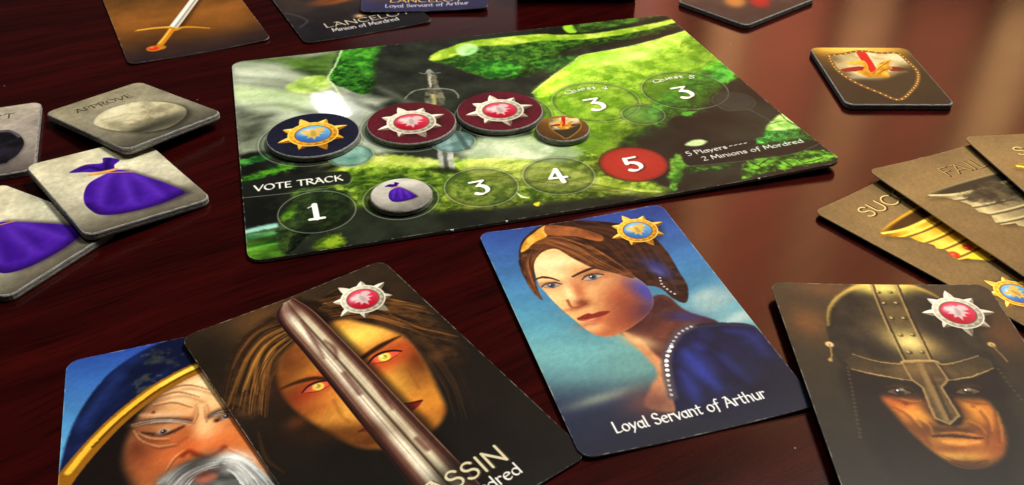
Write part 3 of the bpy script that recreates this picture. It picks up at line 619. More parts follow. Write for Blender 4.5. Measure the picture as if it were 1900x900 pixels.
def chalice(c, P, cols, gem, seed):
    """A goblet: left outline P mirrored, shaded as a turned metal body."""
    dark, midc, light = cols
    y_top = max(p[1] for p in P); x0 = min(p[0] for p in P); hwid = abs(x0)
    pts = [(x0, y_top + 1.0)] + P
    c.fill([(x + 1.0, y - 1.6) for x, y in mirror(pts)], (52, 38, 20), 2.2, .6, 2)
    c.fill(mirror(pts), midc, .3, 1, 2)
    b, m = c.mask(mirror(pts), .3, 2, True); c.clip = m
    full = (slice(0, c.ny), slice(0, c.nx))
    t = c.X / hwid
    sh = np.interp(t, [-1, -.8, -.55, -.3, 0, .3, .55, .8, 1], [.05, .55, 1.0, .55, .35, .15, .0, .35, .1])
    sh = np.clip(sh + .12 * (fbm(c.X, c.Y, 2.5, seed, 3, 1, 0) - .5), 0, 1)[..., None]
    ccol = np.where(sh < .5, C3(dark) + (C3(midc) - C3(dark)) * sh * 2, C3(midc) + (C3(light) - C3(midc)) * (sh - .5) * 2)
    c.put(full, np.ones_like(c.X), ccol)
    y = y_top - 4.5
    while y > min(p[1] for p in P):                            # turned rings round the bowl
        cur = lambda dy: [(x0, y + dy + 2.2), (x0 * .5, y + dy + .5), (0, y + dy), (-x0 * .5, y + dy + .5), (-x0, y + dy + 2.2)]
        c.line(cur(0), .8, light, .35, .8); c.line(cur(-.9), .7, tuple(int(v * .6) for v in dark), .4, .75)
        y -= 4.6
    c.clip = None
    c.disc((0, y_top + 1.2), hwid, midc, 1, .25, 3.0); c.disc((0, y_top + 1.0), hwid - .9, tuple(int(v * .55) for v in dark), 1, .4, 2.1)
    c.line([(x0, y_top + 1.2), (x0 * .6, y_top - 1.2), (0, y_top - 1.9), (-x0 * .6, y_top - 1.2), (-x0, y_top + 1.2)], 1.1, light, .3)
chal = SP
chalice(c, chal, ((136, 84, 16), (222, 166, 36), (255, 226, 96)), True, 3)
for q in ((-7.1,6.6), (-13.6,6.9)):
    c.disc(q, 1.5, (206, 60, 24), 1, .4); c.blob((q[0] - .3, q[1] + .3), .6, .5, (250, 150, 90), .8)
c.fill([(-12.0,3.7),(-7.1,3.9),(-6.8,-0.8),(-9.8,1.2)], (250, 216, 50), .6, .9)
emboss(c, "SUCCESS", (-16.8,32.5), (20.0, (-16.8,32.5)[1]), 5.0)
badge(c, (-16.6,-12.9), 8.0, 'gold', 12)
c.finish(4, .04, .05, 3.2, .6)
IM['success'] = c
c = quest_bg(41)
FP = [(-21.0,23.6),(-17.5,22.1),(-15.3,19.3),(-13.6,16.0),(-14.4,12.2),(-12.1,10.0),(-14.0,6.8),(-13.7,4.5),(-9.0,3.6),(-8.1,1.2)]
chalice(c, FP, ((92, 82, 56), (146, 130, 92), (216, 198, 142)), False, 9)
b, m = c.mask(mirror([(min(p[0] for p in FP), max(p[1] for p in FP) + 1)] + FP), .3, 2, True); c.clip = m
c.fill([(-10.8,21.6),(-3.6,24.2),(4.6,24.1),(7.3,18.3),(5.5,13.3),(-1.0,12.8),(-7.7,14.7),(-11.9,17.6)], ((40, 36, 26), (92, 82, 58), 4, 19), 2.0, .9, rag=1.5)
c.clip = None
def dark_emboss(c, t, p0, p1, h):
    pen_text(c, t, p0, h, (58, 44, 24), p1, weight=.20, contrast=.3)
    pen_text(c, t, (p0[0] - .2, p0[1] + .15), h, (224, 196, 124), (p1[0] - .2, p1[1] + .15), weight=.06, contrast=.3)
fb = (-6.7,31.4)
dark_emboss(c, "FAIL", fb, (fb[0] + 17.5, fb[1]), 5.0)
c.finish(4, .04, .05, 3.2, .6)
IM['fail'] = c
c = quest_bg(51)
tb = (-16.6,30.6)
TP = [(x - SP[0][0] + (-21.3,22.6)[0], y - SP[0][1] + (-21.3,22.6)[1]) for x, y in SP]
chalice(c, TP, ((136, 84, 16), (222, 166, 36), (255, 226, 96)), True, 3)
emboss(c, "SUCCESS", tb, (20.0, tb[1]), 5.0)
c.finish(4, .04, .05, 3.2, .6)
IM['third'] = c

# ============================ the woman in blue
c = cv = Canvas(57, 88, 8, (70, 120, 170))
c.grad([(-44, (32, 40, 62)), (-31, (40, 52, 80)), (-24, (74, 104, 116)), (-14, (110, 164, 164)), (0, (84, 148, 172)), (18, (66, 122, 172)), (44, (48, 74, 150))], 84)
c.mottle(.07, 18, 3, 2.5, .3); c.mottle(.05, 6, 5, 2)
c.blob((24.0,-3.2), 11, 4, (176, 190, 184), .7, 20); c.blob((21.4,0.1), 5, 2.4, (216, 214, 196), .5, 20)
c.blob((-18.0,-27.8), 9, 1.6, (196, 196, 160), .5, 8); c.blob((-5.4,-20.2), 12, 6, (124, 176, 164), .6, 0); c.blob((-20.6,-14.7), 10, 8, (120, 184, 190), .45, 0)
c.blob((25.8,-11.1), 6, 2.5, (200, 212, 206), .75, 12)
HAIR = ((38, 22, 16), (72, 42, 26), 3.5, 12, .5, 1.0)
c.fill([(-20.0,31.4),(-16.4,38.6),(-8.7,44.1),(0,44.1),(8.1,41.1),(14.8,36.9),(19.2,29.8),(20.4,21.2),(19.7,11.3),(19.1,4.7),(16.0,-1.1),(13.5,1.2),(11.8,6.8),(7.1,9.6),(2.1,14.0),(-6.4,26.0),(-12.8,30.1),(-16.9,26.2),(-19.6,16.0),(-19.9,10.2),(-21.3,16.5),(-21.6,24.1)], HAIR, .35)
# neck, chest
c.fill([(-5.7,-5.6),(2.3,-1.9),(8.8,3.8),(12.5,2.7),(14.4,-4.1),(20.2,-10.7),(14.2,-11.4),(7.8,-13.0),(3.1,-17.3),(0.1,-22.9),(-1.5,-18.1),(-3.1,-11.0)], ((70, 38, 36), (112, 62, 50), 5, 15), .5)
c.fill([(-4.5,-7.7),(-1.3,-10.4),(0.3,-17.6),(1.4,-21.1),(-1.0,-28.8),(-2.8,-36.1),(-8.9,-32.9),(-5.5,-27.5),(-1.9,-23.4),(-2.2,-17.9)], ((196, 132, 88), (226, 168, 116), 6, 16), .8)
c.blob((-1.7,-11.4), 5, 2.2, (240, 200, 140), .8, -40); c.blob((-6.8,-32.1), 7, 5, (120, 74, 66), .85, 0); c.blob((3.8,-5.9), 5, 3, (74, 38, 36), .8, 30)
c.blob((13.4,-6.3), 5, 2, (48, 56, 128), .7, -25)
# face
FACE = [(-16.6,29.0),(-13.0,32.0),(-8.9,32.6),(-4.9,27.8),(-1.3,20.9),(3.4,17.5),(7.3,13.3),(9.0,7.7),(7.8,1.5),(4.3,-2.5),(-1.0,-5.8),(-6.6,-7.9),(-9.9,-7.4),(-12.2,-5.1),(-14.3,-0.1),(-16.5,6.3),(-18.0,12.6),(-18.6,18.4)]
c.fill(FACE, ((226, 176, 112), (238, 192, 126), 6, 17), .3)
b, m = c.mask(FACE, .35, 5, True); c.clip = m
c.blob((-12.4,23.5), 9, 6, (255, 240, 190), .95, 0); c.blob((-3.7,10.0), 6, 4.5, (246, 206, 140), .8, 0); c.blob((0.6,6.2), 6, 6, (206, 104, 62), .8, 0)
c.blob((-1.1,-2.1), 7, 5, (150, 70, 48), .85, 30); c.blob((-5.2,-4.5), 9, 3.2, (120, 54, 38), .7, 20); c.blob((5.1,8.8), 3.5, 8, (140, 66, 60), .75, 10); c.blob((8.1,6.0), 3.6, 7.0, (54, 70, 180), .85, 10, 1.2); c.blob((4.9,-1.4), 5, 4, (40, 44, 110), .8, 0)
c.blob((-10.5,-5.9), 9, 3, (196, 110, 70), .7, 5); c.blob((-11.1,-3.4), 4, 2.0, (248, 204, 140), .8, 0); c.blob((-16.9,10.0), 5, 4, (250, 210, 150), .7, 0)
c.blob((-5.6,20.8), 9, 2.5, (214, 150, 94), .6, -10)
c.blob((-9.3,11.7), 2.2, 5.0, (196, 108, 66), .85, -12); c.blob((-12.1,12.5), 1.4, 5, (255, 230, 170), .9, 0)
c.blob((-4.4,14.9), 5.5, 2.4, (190, 120, 84), .6, 12); c.blob((-15.7,15.4), 4.5, 2, (196, 130, 92), .6, 0)
c.blob((1.0,1.0), 5.5, 9, (112, 50, 38), .6, 15); c.blob((-4.7,-1.1), 6, 4, (186, 96, 60), .5, 20); c.blob((-0.9,17.3), 7, 2.2, (176, 104, 66), .55, -8)
c.clip = None
c.line([(-13.5,8.4),(-13.5,5.7),(-11.9,5.0),(-9.4,5.8)], .7, (132, 56, 36), .5, .85); c.blob((-10.1,6.5), 2.2, 1.6, (110, 40, 26), .75); c.blob((-12.6,4.7), 3.5, .9, (176, 92, 60), .7, 8)
def eye(p, s, iris, white=(226, 222, 216), ang=0, lid=(46, 24, 18)):
    q = math.radians(ang); R_ = lambda *P: [(p[0] + s * (x * math.cos(q) - y * math.sin(q)), p[1] + s * (x * math.sin(q) + y * math.cos(q))) for x, y in P]
    c.fill(R_((-2.4, -.1), (-1.3, .75), (.2, 1.0), (1.6, .7), (2.5, .1), (1.4, -.65), (0, -.85), (-1.4, -.6)), white, .18)
    c.disc(R_((.1, .1))[0], .95 * s, iris, 1, .2); c.disc(R_((.1, .1))[0], .42 * s, (12, 12, 16), 1, .15); c.disc(R_((-.2, .4))[0], .26 * s, (250, 250, 250), 1, .12)
    c.line(R_((-2.6, -.1), (-1.3, .85), (.2, 1.12), (1.7, .8), (2.8, .1)), .55 * s, lid, .25, 1, (.4, .6))
    c.line(R_((-2.0, -.5), (0, -.95), (2.0, -.4)), .22 * s, lid, .25, .6, (.3, .3))
eye((-15.7,15.5), 1.05, (58, 84, 104), (176, 158, 142), -3); eye((-3.7,16.2), 1.18, (60, 94, 114), (184, 166, 148), 3)
c.blob((-15.7,16.6), 3.4, .9, (120, 70, 50), .55, -3); c.blob((-3.2,17.7), 3.8, 1.0, (120, 70, 50), .55, 3)
c.line([(-19.5,18.9),(-17.2,19.6),(-14.9,18.8),(-13.0,17.1)], .95, (62, 32, 20), .3, .95, (.4, .4)); c.line([(-8.7,17.9),(-5.5,19.2),(-1.8,20.0),(1.4,18.3)], 1.05, (62, 32, 20), .3, .95, (.6, .3))
c.fill([(-13.6,0.8),(-10.3,2.0),(-9.2,1.5),(-6.8,1.9),(-4.4,1.3),(-6.7,0.0),(-10.1,-0.5),(-12.6,-0.5)], (132, 44, 32), .3); c.fill([(-13.2,0.1),(-10.1,-0.5),(-6.0,0.1),(-8.3,-1.2),(-11.1,-1.2)], (198, 96, 72), .35)
c.blob((-10.5,-0.7), 1.6, .5, (240, 170, 140), .8, 10); c.blob((-11.1,-2.2), 4, .9, (176, 92, 60), .6, 8)
# hair over the brow, band, strands
c.strands([(-8.6,40.2),(-1.2,38.1),(4.8,30.1),(7.0,13.6)], [(-0.8,41.9),(10.5,37.8),(17.7,26.4),(15.1,8.6)], 46, (40, 22, 15), (104, 62, 36), .5, 3)
c.fill([(-19.7,29.9),(-16.0,35.0),(-9.9,39.0),(-4.9,37.9),(0.5,32.9),(3.6,24.6),(6.8,17.2),(7.0,12.6),(2.9,16.2),(-2.3,20.5),(-6.2,26.5),(-8.9,31.4),(-12.9,31.1),(-16.6,27.5),(-19.0,21.2),(-20.2,14.2),(-20.0,10.2),(-21.3,13.8),(-21.5,20.6)], ((58, 32, 20), (126, 74, 38), 2.0, 18, 4, -.2), .35)
c.strands([(-9.9,37.8),(-5.4,36.5),(0.3,30.0),(6.0,15.3)], [(-11.7,33.4),(-7.9,31.6),(-3.1,22.9),(2.3,16.7)], 34, (70, 38, 22), (176, 110, 60), .45, 4)
c.strands([(-11.6,36.5),(-17.7,30.8),(-20.8,23.1),(-20.5,12.3)], [(-11.9,32.8),(-16.6,27.5),(-18.8,21.2),(-20.1,10.9)], 20, (58, 32, 20), (150, 92, 50), .4, 5)
for q in ([(-9.2,35.7),(-3.7,31.1),(0.5,23.3),(4.7,16.4)], [(-10.4,34.6),(-5.3,28.9),(-1.6,22.4)], [(-5.6,35.9),(0.9,29.0),(4.7,20.6)], [(-16.1,31.8),(-18.8,26.7),(-20.2,17.5)], [(0.0,31.6),(3.6,24.6),(6.5,16.6)]):
    c.line(q, .6, (176, 112, 60), .35, .6, (.3, .3)); c.line([(x + .8, y + .9) for x, y in q], .6, (40, 20, 14), .4, .6, (.3, .3))
c.fill([(-19.2,32.3),(-16.7,37.2),(-12.4,41.0),(-8.1,43.6),(-9.2,38.5),(-14.0,35.9),(-17.0,33.2)], ((196, 140, 40), (236, 186, 84), 3, 19), .3); c.line([(-8.2,43.3),(-9.2,38.5)], .5, (120, 70, 20), .2, .9)
c.fill([(-7.9,43.5),(-1.1,40.9),(3.8,36.9),(6.0,33.2),(4.0,31.6),(-1.9,36.1),(-9.1,38.7)], ((120, 66, 34), (170, 100, 54), 4, 20), .3)
c.line([(13.5,33.8),(17.1,25.1),(17.1,14.9),(15.3,3.2)], .8, (66, 52, 56), .5, .7); c.blob((14.8,15.6), 2.5, 5.5, (54, 62, 140), .75, 25); c.blob((14.5,12.9), 1.2, 3, (96, 110, 200), .5, 25)
c.dots([(13.7,10.6),(13.1,7.8),(13.8,4.7),(15.0,2.3)], .34, (206, 206, 220), 1.25, .85)
# gown
GOWN = [(3.6,-17.4),(7.9,-12.8),(14.8,-10.1),(22.2,-11.8),(27.8,-15.1),(28.6,-22.5),(28.6,-32.2),(28.2,-43.2),(24.2,-44.9),(13.1,-43.5),(3.2,-40.2),(-2.7,-37.5),(-1.9,-32.5),(-0.1,-26.0)]
c.fill(GOWN, ((18, 24, 54), (26, 34, 78), 5, 21), .5); b, m = c.mask(GOWN, .5, 5, True); c.clip = m
for q, w_, a_ in (([(7.6,-18.6),(8.1,-24.1),(9.6,-31.9)], 5, .9), ([(11.3,-17.4),(14.6,-25.0),(17.1,-32.0)], 4, .75), ([(3.8,-25.0),(3.7,-30.1),(2.9,-34.9)], 3, .8), ([(20.8,-14.4),(25.4,-18.1),(25.8,-26.1)], 2.4, .6)):
    c.line(q, w_, (50, 66, 166), 2.0, a_ * .85, (.4, .3))
c.line([(13.1,-20.2),(14.7,-29.2),(17.2,-36.1)], 2.4, (12, 14, 40), 1.8, .8); c.blob((25.1,-34.3), 7, 11, (20, 26, 44), .8, 30)
c.blob((9.8,-41.6), 30, 5, (30, 36, 60), .9, 0)
c.line([(14.4,-10.9),(21.8,-12.4),(27.7,-15.3)], 1.0, (44, 44, 62), .5, .9)
c.clip = None
c.line([(13.2,-10.1),(9.4,-11.4),(5.7,-14.7),(2.3,-19.2),(-0.2,-25.9),(-1.7,-31.6)], 2.4, (84, 76, 84), .7, .85); c.dots([(13.0,-10.3),(9.3,-11.6),(5.6,-14.9),(2.3,-19.2),(-0.3,-25.9),(-1.8,-31.3)], .42, (206, 200, 200), 1.3, .8); c.dots([(5.2,-15.7),(2.1,-19.7),(0.1,-25.0)], .55, (240, 238, 236), 1.5)
c.img *= (1 - .5 * np.clip((-c.Y - 30) / 8, 0, 1) * np.clip((c.X + 40) / 30, 0, 1) * .4)[..., None]
c.finish(3, .05, .07, 3.2, 0)
pen_text(c, 'Loyal Servant of Arthur', (-18.5,-38.8), 3.2, (236, 236, 230), (19.0,-38.2), weight=.16, track=.05)
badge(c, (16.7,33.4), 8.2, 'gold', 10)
c.finish(5, .03, .03, 3.2, .9, .0)
IM['woman'] = c

# ============================ the face behind the blade
c = Canvas(57, 88, 8, (36, 28, 21))
c.grad([(-44, (24, 21, 18)), (0, (26, 21, 16)), (28, (48, 35, 23)), (44, (54, 41, 28))]); c.mottle(.15, 12, 3)
c.blob((-9.9,40.0), 9, 6, (112, 74, 40), .7, 20); c.blob((-28.1,33.7), 8, 12, (30, 23, 17), .8)
HB = [(-0.5,39.2),(-7.4,39.4),(-16.1,35.0),(-22.9,26.5),(-28.7,15.4),(-26.1,8.7),(-19.5,12.6),(-13.4,20.5),(-3.7,26.9),(5.0,27.6),(10.1,23.8),(14.8,16.7),(17.8,8.5),(16.9,-1.0),(24.2,-3.1),(26.4,6.8),(26.6,19.0),(20.9,29.7),(12.4,38.8)]
c.fill(HB, ((36, 24, 15), (70, 47, 27), 3, 22, .6, .6), 2.0)
FACE = [(2.5,28.2),(7.8,27.4),(11.1,22.8),(14.9,16.8),(16.8,9.8),(15.4,1.2),(13.2,-7.8),(11.1,-14.2),(7.4,-17.3),(3.1,-18.3),(-1.8,-18.0),(-5.9,-16.3),(-10.0,-12.7),(-12.8,-6.4),(-15.4,1.7),(-16.3,10.2),(-14.9,17.4),(-11.1,23.3),(-5.8,26.7)]
c.fill(FACE, ((172, 98, 32), (204, 130, 46), 4, 23), 1.2)
b, m = c.mask(FACE, 1.2, 5, True); c.clip = m
c.blob((7.3,19.9), 10, 6.5, (255, 214, 96), 1.0, -20); c.blob((7.0,1.1), 8, 8, (240, 184, 72), .9, -30); c.blob((-7.2,-0.6), 8, 6, (240, 184, 78), .9, -20); c.blob((-12.7,3.5), 7, 4, (150, 70, 26), .6, -40); c.blob((1.1,-15.3), 6, 3, (130, 66, 22), .7, 20); c.blob((7.4,-11.5), 5, 7, (226, 150, 52), .8, -30)
c.blob((-9.9,22.4), 6, 6, (84, 44, 22), .85); c.blob((-8.1,22.1), 3, 3, (160, 86, 40), .6); c.blob((-16.8,10.5), 5, 8, (92, 40, 20), .85, -30); c.blob((15.4,3.4), 5, 9, (90, 40, 18), .85, -35)
c.blob((-8.7,-12.6), 14, 3, (70, 34, 14), .8, -8); c.blob((-8.8,13.9), 9, 3, (214, 150, 56), .8, 10)
for p_, s_ in (((-9.7,9.4), 1.0), ((9.3,8.6), 1.1)):
    c.blob(p_, 7.0 * s_, 3.8 * s_, (190, 52, 30), .75, 12, 1.0)
c.blob((-9.4,5.0), 6, 2.4, (226, 140, 60), .5)
c.clip = None
for p_, s_, an_ in (((-8.9,9.1), 1.45, -8), ((8.7,8.9), 1.6, -8)):
    eye(p_, s_, (255, 206, 70), (226, 92, 66), an_, (40, 14, 10)); c.blob(p_, 1.2, 1.0, (255, 232, 110), .8)
c.line([(-16.2,13.4),(-12.3,13.3),(-8.3,12.2),(-5.5,10.0)], 1.4, (50, 26, 12), .5, .95, (.3, .7)); c.line([(4.6,11.9),(8.2,12.7),(12.1,13.2),(15.8,13.3)], 1.6, (44, 22, 10), .5, .95, (.9, .2))
c.line([(11.4,2.0),(10.4,-2.6),(9.7,-5.2)], .8, (140, 80, 30), .6, .45); c.line([(-7.9,2.9),(-8.8,-2.3),(-8.3,-5.0)], .8, (140, 80, 30), .6, .45)
c.fill([(3.3,-8.4),(6.1,-8.2),(8.2,-8.9),(6.7,-10.0),(4.2,-10.3)], (132, 34, 26), .35); c.line([(3.5,-7.1),(5.8,-8.1),(8.2,-8.9)], .6, (60, 18, 12), .3, .9)
c.fill([(-7.7,-9.0),(-4.8,-8.9),(-4.7,-11.0),(-6.2,-10.3)], (150, 50, 34), .35); c.line([(-7.9,-8.9),(-4.4,-8.8)], .5, (70, 24, 14), .3, .9)
c.strands([(-2.2,34.2),(-10.4,34.3),(-18.2,28.5),(-27.7,14.8)], [(-4.2,27.3),(-11.4,23.5),(-17.5,17.2),(-22.7,7.1)], 60, (52, 33, 19), (190, 130, 58), .55, 11, .8, .8)
c.strands([(-4.9,38.7),(-13.9,36.9),(-21.8,29.0),(-27.9,18.8)], [(-2.2,34.2),(-10.4,34.3),(-18.2,28.5),(-27.7,14.8)], 30, (34, 22, 14), (96, 62, 32), .6, 12, .8, .8)
c.strands([(6.2,38.1),(15.1,35.4),(21.5,28.0),(27.2,19.8)], [(5.5,28.5),(13.2,24.0),(18.3,15.2),(26.3,3.3)], 56, (46, 29, 17), (176, 114, 52), .55, 13, .8, .8)
c.strands([(16.8,12.7),(16.4,2.7),(14.6,-8.8),(11.2,-18.2)], [(21.3,10.5),(21.3,-0.9),(18.8,-12.0),(15.2,-21.2)], 24, (30, 22, 15), (74, 48, 28), .6, 14, .7, .8)
for q, cc, w_ in (([(-3.6,32.8),(-11.2,32.5),(-17.7,28.2),(-23.4,21.6),(-28.2,15.1)], (150, 98, 46), 1.5), ([(-5.4,31.8),(-12.4,29.9),(-18.2,24.1),(-23.5,17.6)], (196, 138, 56), 1.0), ([(-5.2,35.2),(-11.9,35.4),(-18.4,31.0),(-22.4,26.2)], (120, 78, 38), 1.3), ([(-8.3,31.5),(-14.5,28.0),(-19.4,20.7),(-21.5,15.1)], (160, 106, 46), 1.0),
                 ([(-6.6,27.9),(-13.3,24.9),(-16.9,19.9)], (92, 58, 28), 1.2), ([(6.7,36.4),(12.8,31.2),(18.8,26.1),(26.6,19.0)], (170, 108, 46), 1.5), ([(4.7,35.3),(10.3,29.3),(17.2,23.2),(24.8,18.4)], (112, 70, 32), 1.3), ([(14.6,29.2),(22.0,25.0),(26.4,19.8)], (206, 146, 70), .9),
                 ([(18.0,22.2),(20.9,14.5),(23.9,9.9),(27.3,4.7)], (150, 92, 42), 1.3), ([(18.3,18.9),(20.8,10.9),(25.1,4.8)], (96, 60, 30), 1.4), ([(8.2,39.3),(14.0,39.0),(18.8,31.3)], (80, 54, 30), 1.4), ([(-25.9,3.9),(-27.6,-3.8),(-26.3,-9.9)], (62, 42, 24), 1.6), ([(-26.5,17.8),(-22.0,22.7),(-18.9,26.9)], (104, 70, 36), 1.0)):
    c.line(q, w_ * .7, cc, .4, .7, (.25, .2)); c.line([(x + .9, y - .7) for x, y in q], w_ * .7, (30, 20, 12), .5, .6, (.25, .2))
c.blob((-17.9,1.6), 2.6, 2.0, (96, 52, 24), .8); c.blob((19.3,1.6), 2.4, 1.8, (92, 58, 32), .8)
EL = smooth([(-2.4,42.4),(-6.0,37.0),(-6.1,22.3),(-6.2,8.8),(-6.4,-3.6),(-6.5,-15.3),(-6.6,-25.9),(-6.7,-35.8)], 6, False); ER = smooth([(1.3,43.1),(3.1,35.0),(3.7,21.1),(4.1,7.8),(4.3,-4.5),(4.6,-15.9),(4.9,-26.6),(5.1,-36.6)], 6, False)
BL = [tuple(p) for p in EL] + [tuple(p) for p in ER[::-1]]
c.fill([(x + 1.4, y - .6) for x, y in BL], (16, 9, 6), 1.4, .7, 1); c.fill(BL, (62, 36, 30), .25, 1, 1)
b, m = c.mask(BL, .3, 1, True); c.clip = m
for u_, cc, w_, sf, a_ in ((.10, (56, 30, 26), 2.4, .8, 1), (.22, (120, 82, 66), 1.8, .7, .9), (.30, (168, 140, 116), 1.2, .5, .9), (.41, (244, 238, 214), 3.0, 1.0, .98), (.52, (170, 156, 126), 1.4, .6, .9), (.57, (46, 30, 22), .9, .3, .95), (.63, (196, 184, 150), 1.3, .5, .9), (.71, (240, 232, 200), 1.6, .6, .9), (.82, (120, 86, 66), 1.6, .7, .9), (.93, (64, 36, 30), 1.6, .6, .95), (.985, (150, 116, 92), .35, .2, .8), (.02, (30, 14, 12), .7, .3, .9)):
    c.line(EL * (1 - u_) + ER * u_, w_, cc, sf, a_, sm=1)
c.strands([tuple(p) for p in (EL * .85 + ER * .15)[::5]], [tuple(p) for p in (EL * .15 + ER * .85)[::5]], 22, (96, 62, 50), (230, 220, 190), .35, 8, .35, .15, .3)
for q in ([(-1.2,33.4),(-2.1,24.5),(-3.1,17.3)], [(-0.1,23.0),(0.6,19.1),(-0.7,15.4)], [(2.3,2.4),(2.1,-1.5),(1.5,-7.1)], [(-1.7,9.7),(-2.1,1.6)], [(1.2,-18.2),(1.4,-22.0)]):
    c.line(q, 1.3, (88, 46, 38), .7, .7, (.3, .3))
c.blob((-1.0,39.6), 4, 4, (86, 42, 38), .7)
c.clip = None
c.blob((1.6,-32.4), 10, 5, (26, 22, 18), .75, 20)
c.blob((-14.4,12.9), 7, 9, (70, 32, 16), .35, -30); c.blob((-11.7,-6.7), 12, 3, (60, 30, 14), .6, -30)
c.finish(3, .05, .05, 3.2, 0)
ae = (14.1,-34.6)
for off, cc, w_ in ((.25, (60, 50, 34), .2), (0, (214, 204, 172), .16)):
    pen_text(c, "ASSASSIN", (ae[0] - 31.5 + off, ae[1] - off), 4.5, cc, (ae[0] + off, ae[1] - off), weight=w_, contrast=.45)
me = (14.3,-39.3)
pen_text(c, "Minion of Mordred", (me[0] - 34.5, me[1]), 3.1, (236, 234, 226), me, weight=.16, track=.05)
badge(c, (15.7,31.9), 8.2, 'silver', 20)
c.finish(5, .03, .03, 3.2, .8, .0)
IM['blade_face'] = c

# ============================ the helmeted face
c = Canvas(57, 88, 8, (52, 44, 31))
c.grad([(-44, (30, 27, 20)), (-10, (36, 32, 23)), (20, (52, 45, 31)), (44, (74, 62, 44))]); c.mottle(.10, 12, 3)
for p_, rx, ry, cc, a_ in (((-22.3,27.9), 5.5, 7, (134, 84, 44), .75), ((-14.4,41.7), 8, 4, (128, 80, 46), .6), ((25.0,24.2), 5, 7, (110, 66, 30), .7), ((24.1,30.6), 4, 4, (70, 48, 26), .6)):
    c.blob(p_, rx, ry, cc, a_)
DOME = [(-18.9,20.8),(-17.3,29.9),(-14.7,35.7),(-10.3,40.7),(-5.3,43.9),(1.1,45.3),(7.8,44.5),(12.9,41.1),(16.2,35.2),(18.2,27.7),(18.7,19.7),(18.2,13.3),(11.8,8.7),(5.0,7.0),(-4.2,7.5),(-14.4,10.3),(-18.2,12.7)]
c.fill(DOME, ((32, 29, 23), (52, 46, 35), 4, 25), .6)
b, m = c.mask(DOME, .7, 5, True); c.clip = m
c.blob((2.2,44.9), 15, 3.8, (250, 216, 96), .95, 0, 1.4); c.blob((-3.1,24.4), 7, 5, (120, 96, 56), .65, -30); c.blob((5.1,19.4), 5, 4, (128, 98, 54), .65, -30)
c.line([(-17.7,27.1),(-16.1,32.8),(-13.0,37.7),(-8.5,41.6),(-4.5,43.7)], 1.6, (226, 186, 90), .9, .9, (.3, 1)); c.line([(8.2,43.9),(12.2,41.1),(14.7,37.7)], 1.4, (200, 160, 76), .9, .8, (1, .3))
c.fill([(-1.8,45.0),(4.8,45.1),(3.2,14.3),(-2.9,13.8)], ((66, 54, 34), (98, 80, 50), 3, 26), .4, .85, 1)
c.blob((0.8,42.5), 6, 3.5, (255, 232, 130), .9); c.blob((0.7,21.1), 5.0, 4.2, (252, 226, 140), .95, -20); c.blob((0.6,32.1), 5, 5, (120, 98, 56), .6)
for q in ([(-1.8,45.0),(-2.8,28.3),(-2.9,13.8)], [(4.8,45.1),(3.8,28.4),(3.4,13.9)]):
    c.line(q, .6, (176, 146, 88), .3, .75); c.line([(x + .6, y) for x, y in q], .5, (40, 30, 16), .3, .8)
for q in (((-0.9,40.9)), ((2.2,41.0)), ((-0.9,36.3)), ((2.3,36.4)), ((-0.8,30.3)), ((2.3,30.3)), ((-0.8,23.9)), ((2.2,24.0)), ((-0.9,17.6)), ((2.3,17.7))):
    c.disc((q[0] + .2, q[1] - .25), .6, (40, 30, 16), .8, .3); c.disc(q, .42, (206, 180, 118), .85, .2)
c.clip = None
# shadow inside the helmet, face
c.fill([(-18.0,11.4),(-4.1,7.6),(5.6,7.0),(17.9,12.9),(16.6,3.3),(13.6,-9.8),(8.0,-20.5),(-1.4,-26.7),(-14.6,-23.3),(-19.2,-14.4),(-19.5,-3.3)], ((18, 16, 12), (26, 22, 16), 6, 27), 2.0, .95)
FACE = [(-12.1,2.2),(-8.8,3.5),(-4.3,3.9),(-2.4,0),(-2.7,-5.9),(-0.2,-6.9),(3.6,-5.8),(4.1,1.6),(8.3,2.9),(11.4,1.1),(11.5,-5.7),(10.3,-10.6),(7.6,-15.0),(3.6,-17.5),(-1.4,-17.9),(-4.9,-15.4),(-8.4,-9.5),(-10.7,-3.1)]
c.fill(FACE, ((150, 80, 26), (184, 104, 36), 6, 28), 1.3)
b, m = c.mask(FACE, 1.2, 5, True); c.clip = m
for p_, rx, ry, cc, a_, an in (((-5.1,-3.0), 4.5, 6, (252, 184, 72), .95, 20), ((6.1,-2.9), 5, 6, (250, 172, 62), .95, 15), ((-2.5,-15.8), 8, 4, (246, 196, 84), .9, 0), ((-3.7,-9.4), 5, 4, (226, 160, 62), .8, 0), ((5.6,-9.3), 5, 4, (222, 140, 48), .8, 0), ((-8.5,1.0), 5, 3, (210, 96, 34), .7, -20), ((-0.5,-7.6), 9, 2.2, (52, 28, 12), .9, 0), ((-8.9,-9.5), 4, 5, (96, 46, 16), .7, 30), ((8.4,-11.3), 3.5, 7, (130, 62, 22), .7, 0), ((-1.0,-13.1), 7, 1.6, (126, 66, 24), .8, 0), ((0.2,-17.7), 9, 2, (60, 34, 14), .8, 0)):
    c.blob(p_, rx, ry, cc, a_, an)
c.line([(-4.8,-9.6),(-1.6,-9.4),(1.4,-9.6),(5.8,-10.2)], 1.1, (58, 24, 10), .4, .95, (.3, .3)); c.line([(-3.1,-11.2),(0.6,-11.5),(4.4,-11.1)], 1.6, (232, 158, 70), .7, .9, (.3, .3)); c.line([(-2.5,-8.8),(0.8,-8.4),(4.6,-9.1)], .9, (214, 140, 60), .6, .7, (.3, .3))
c.clip = None
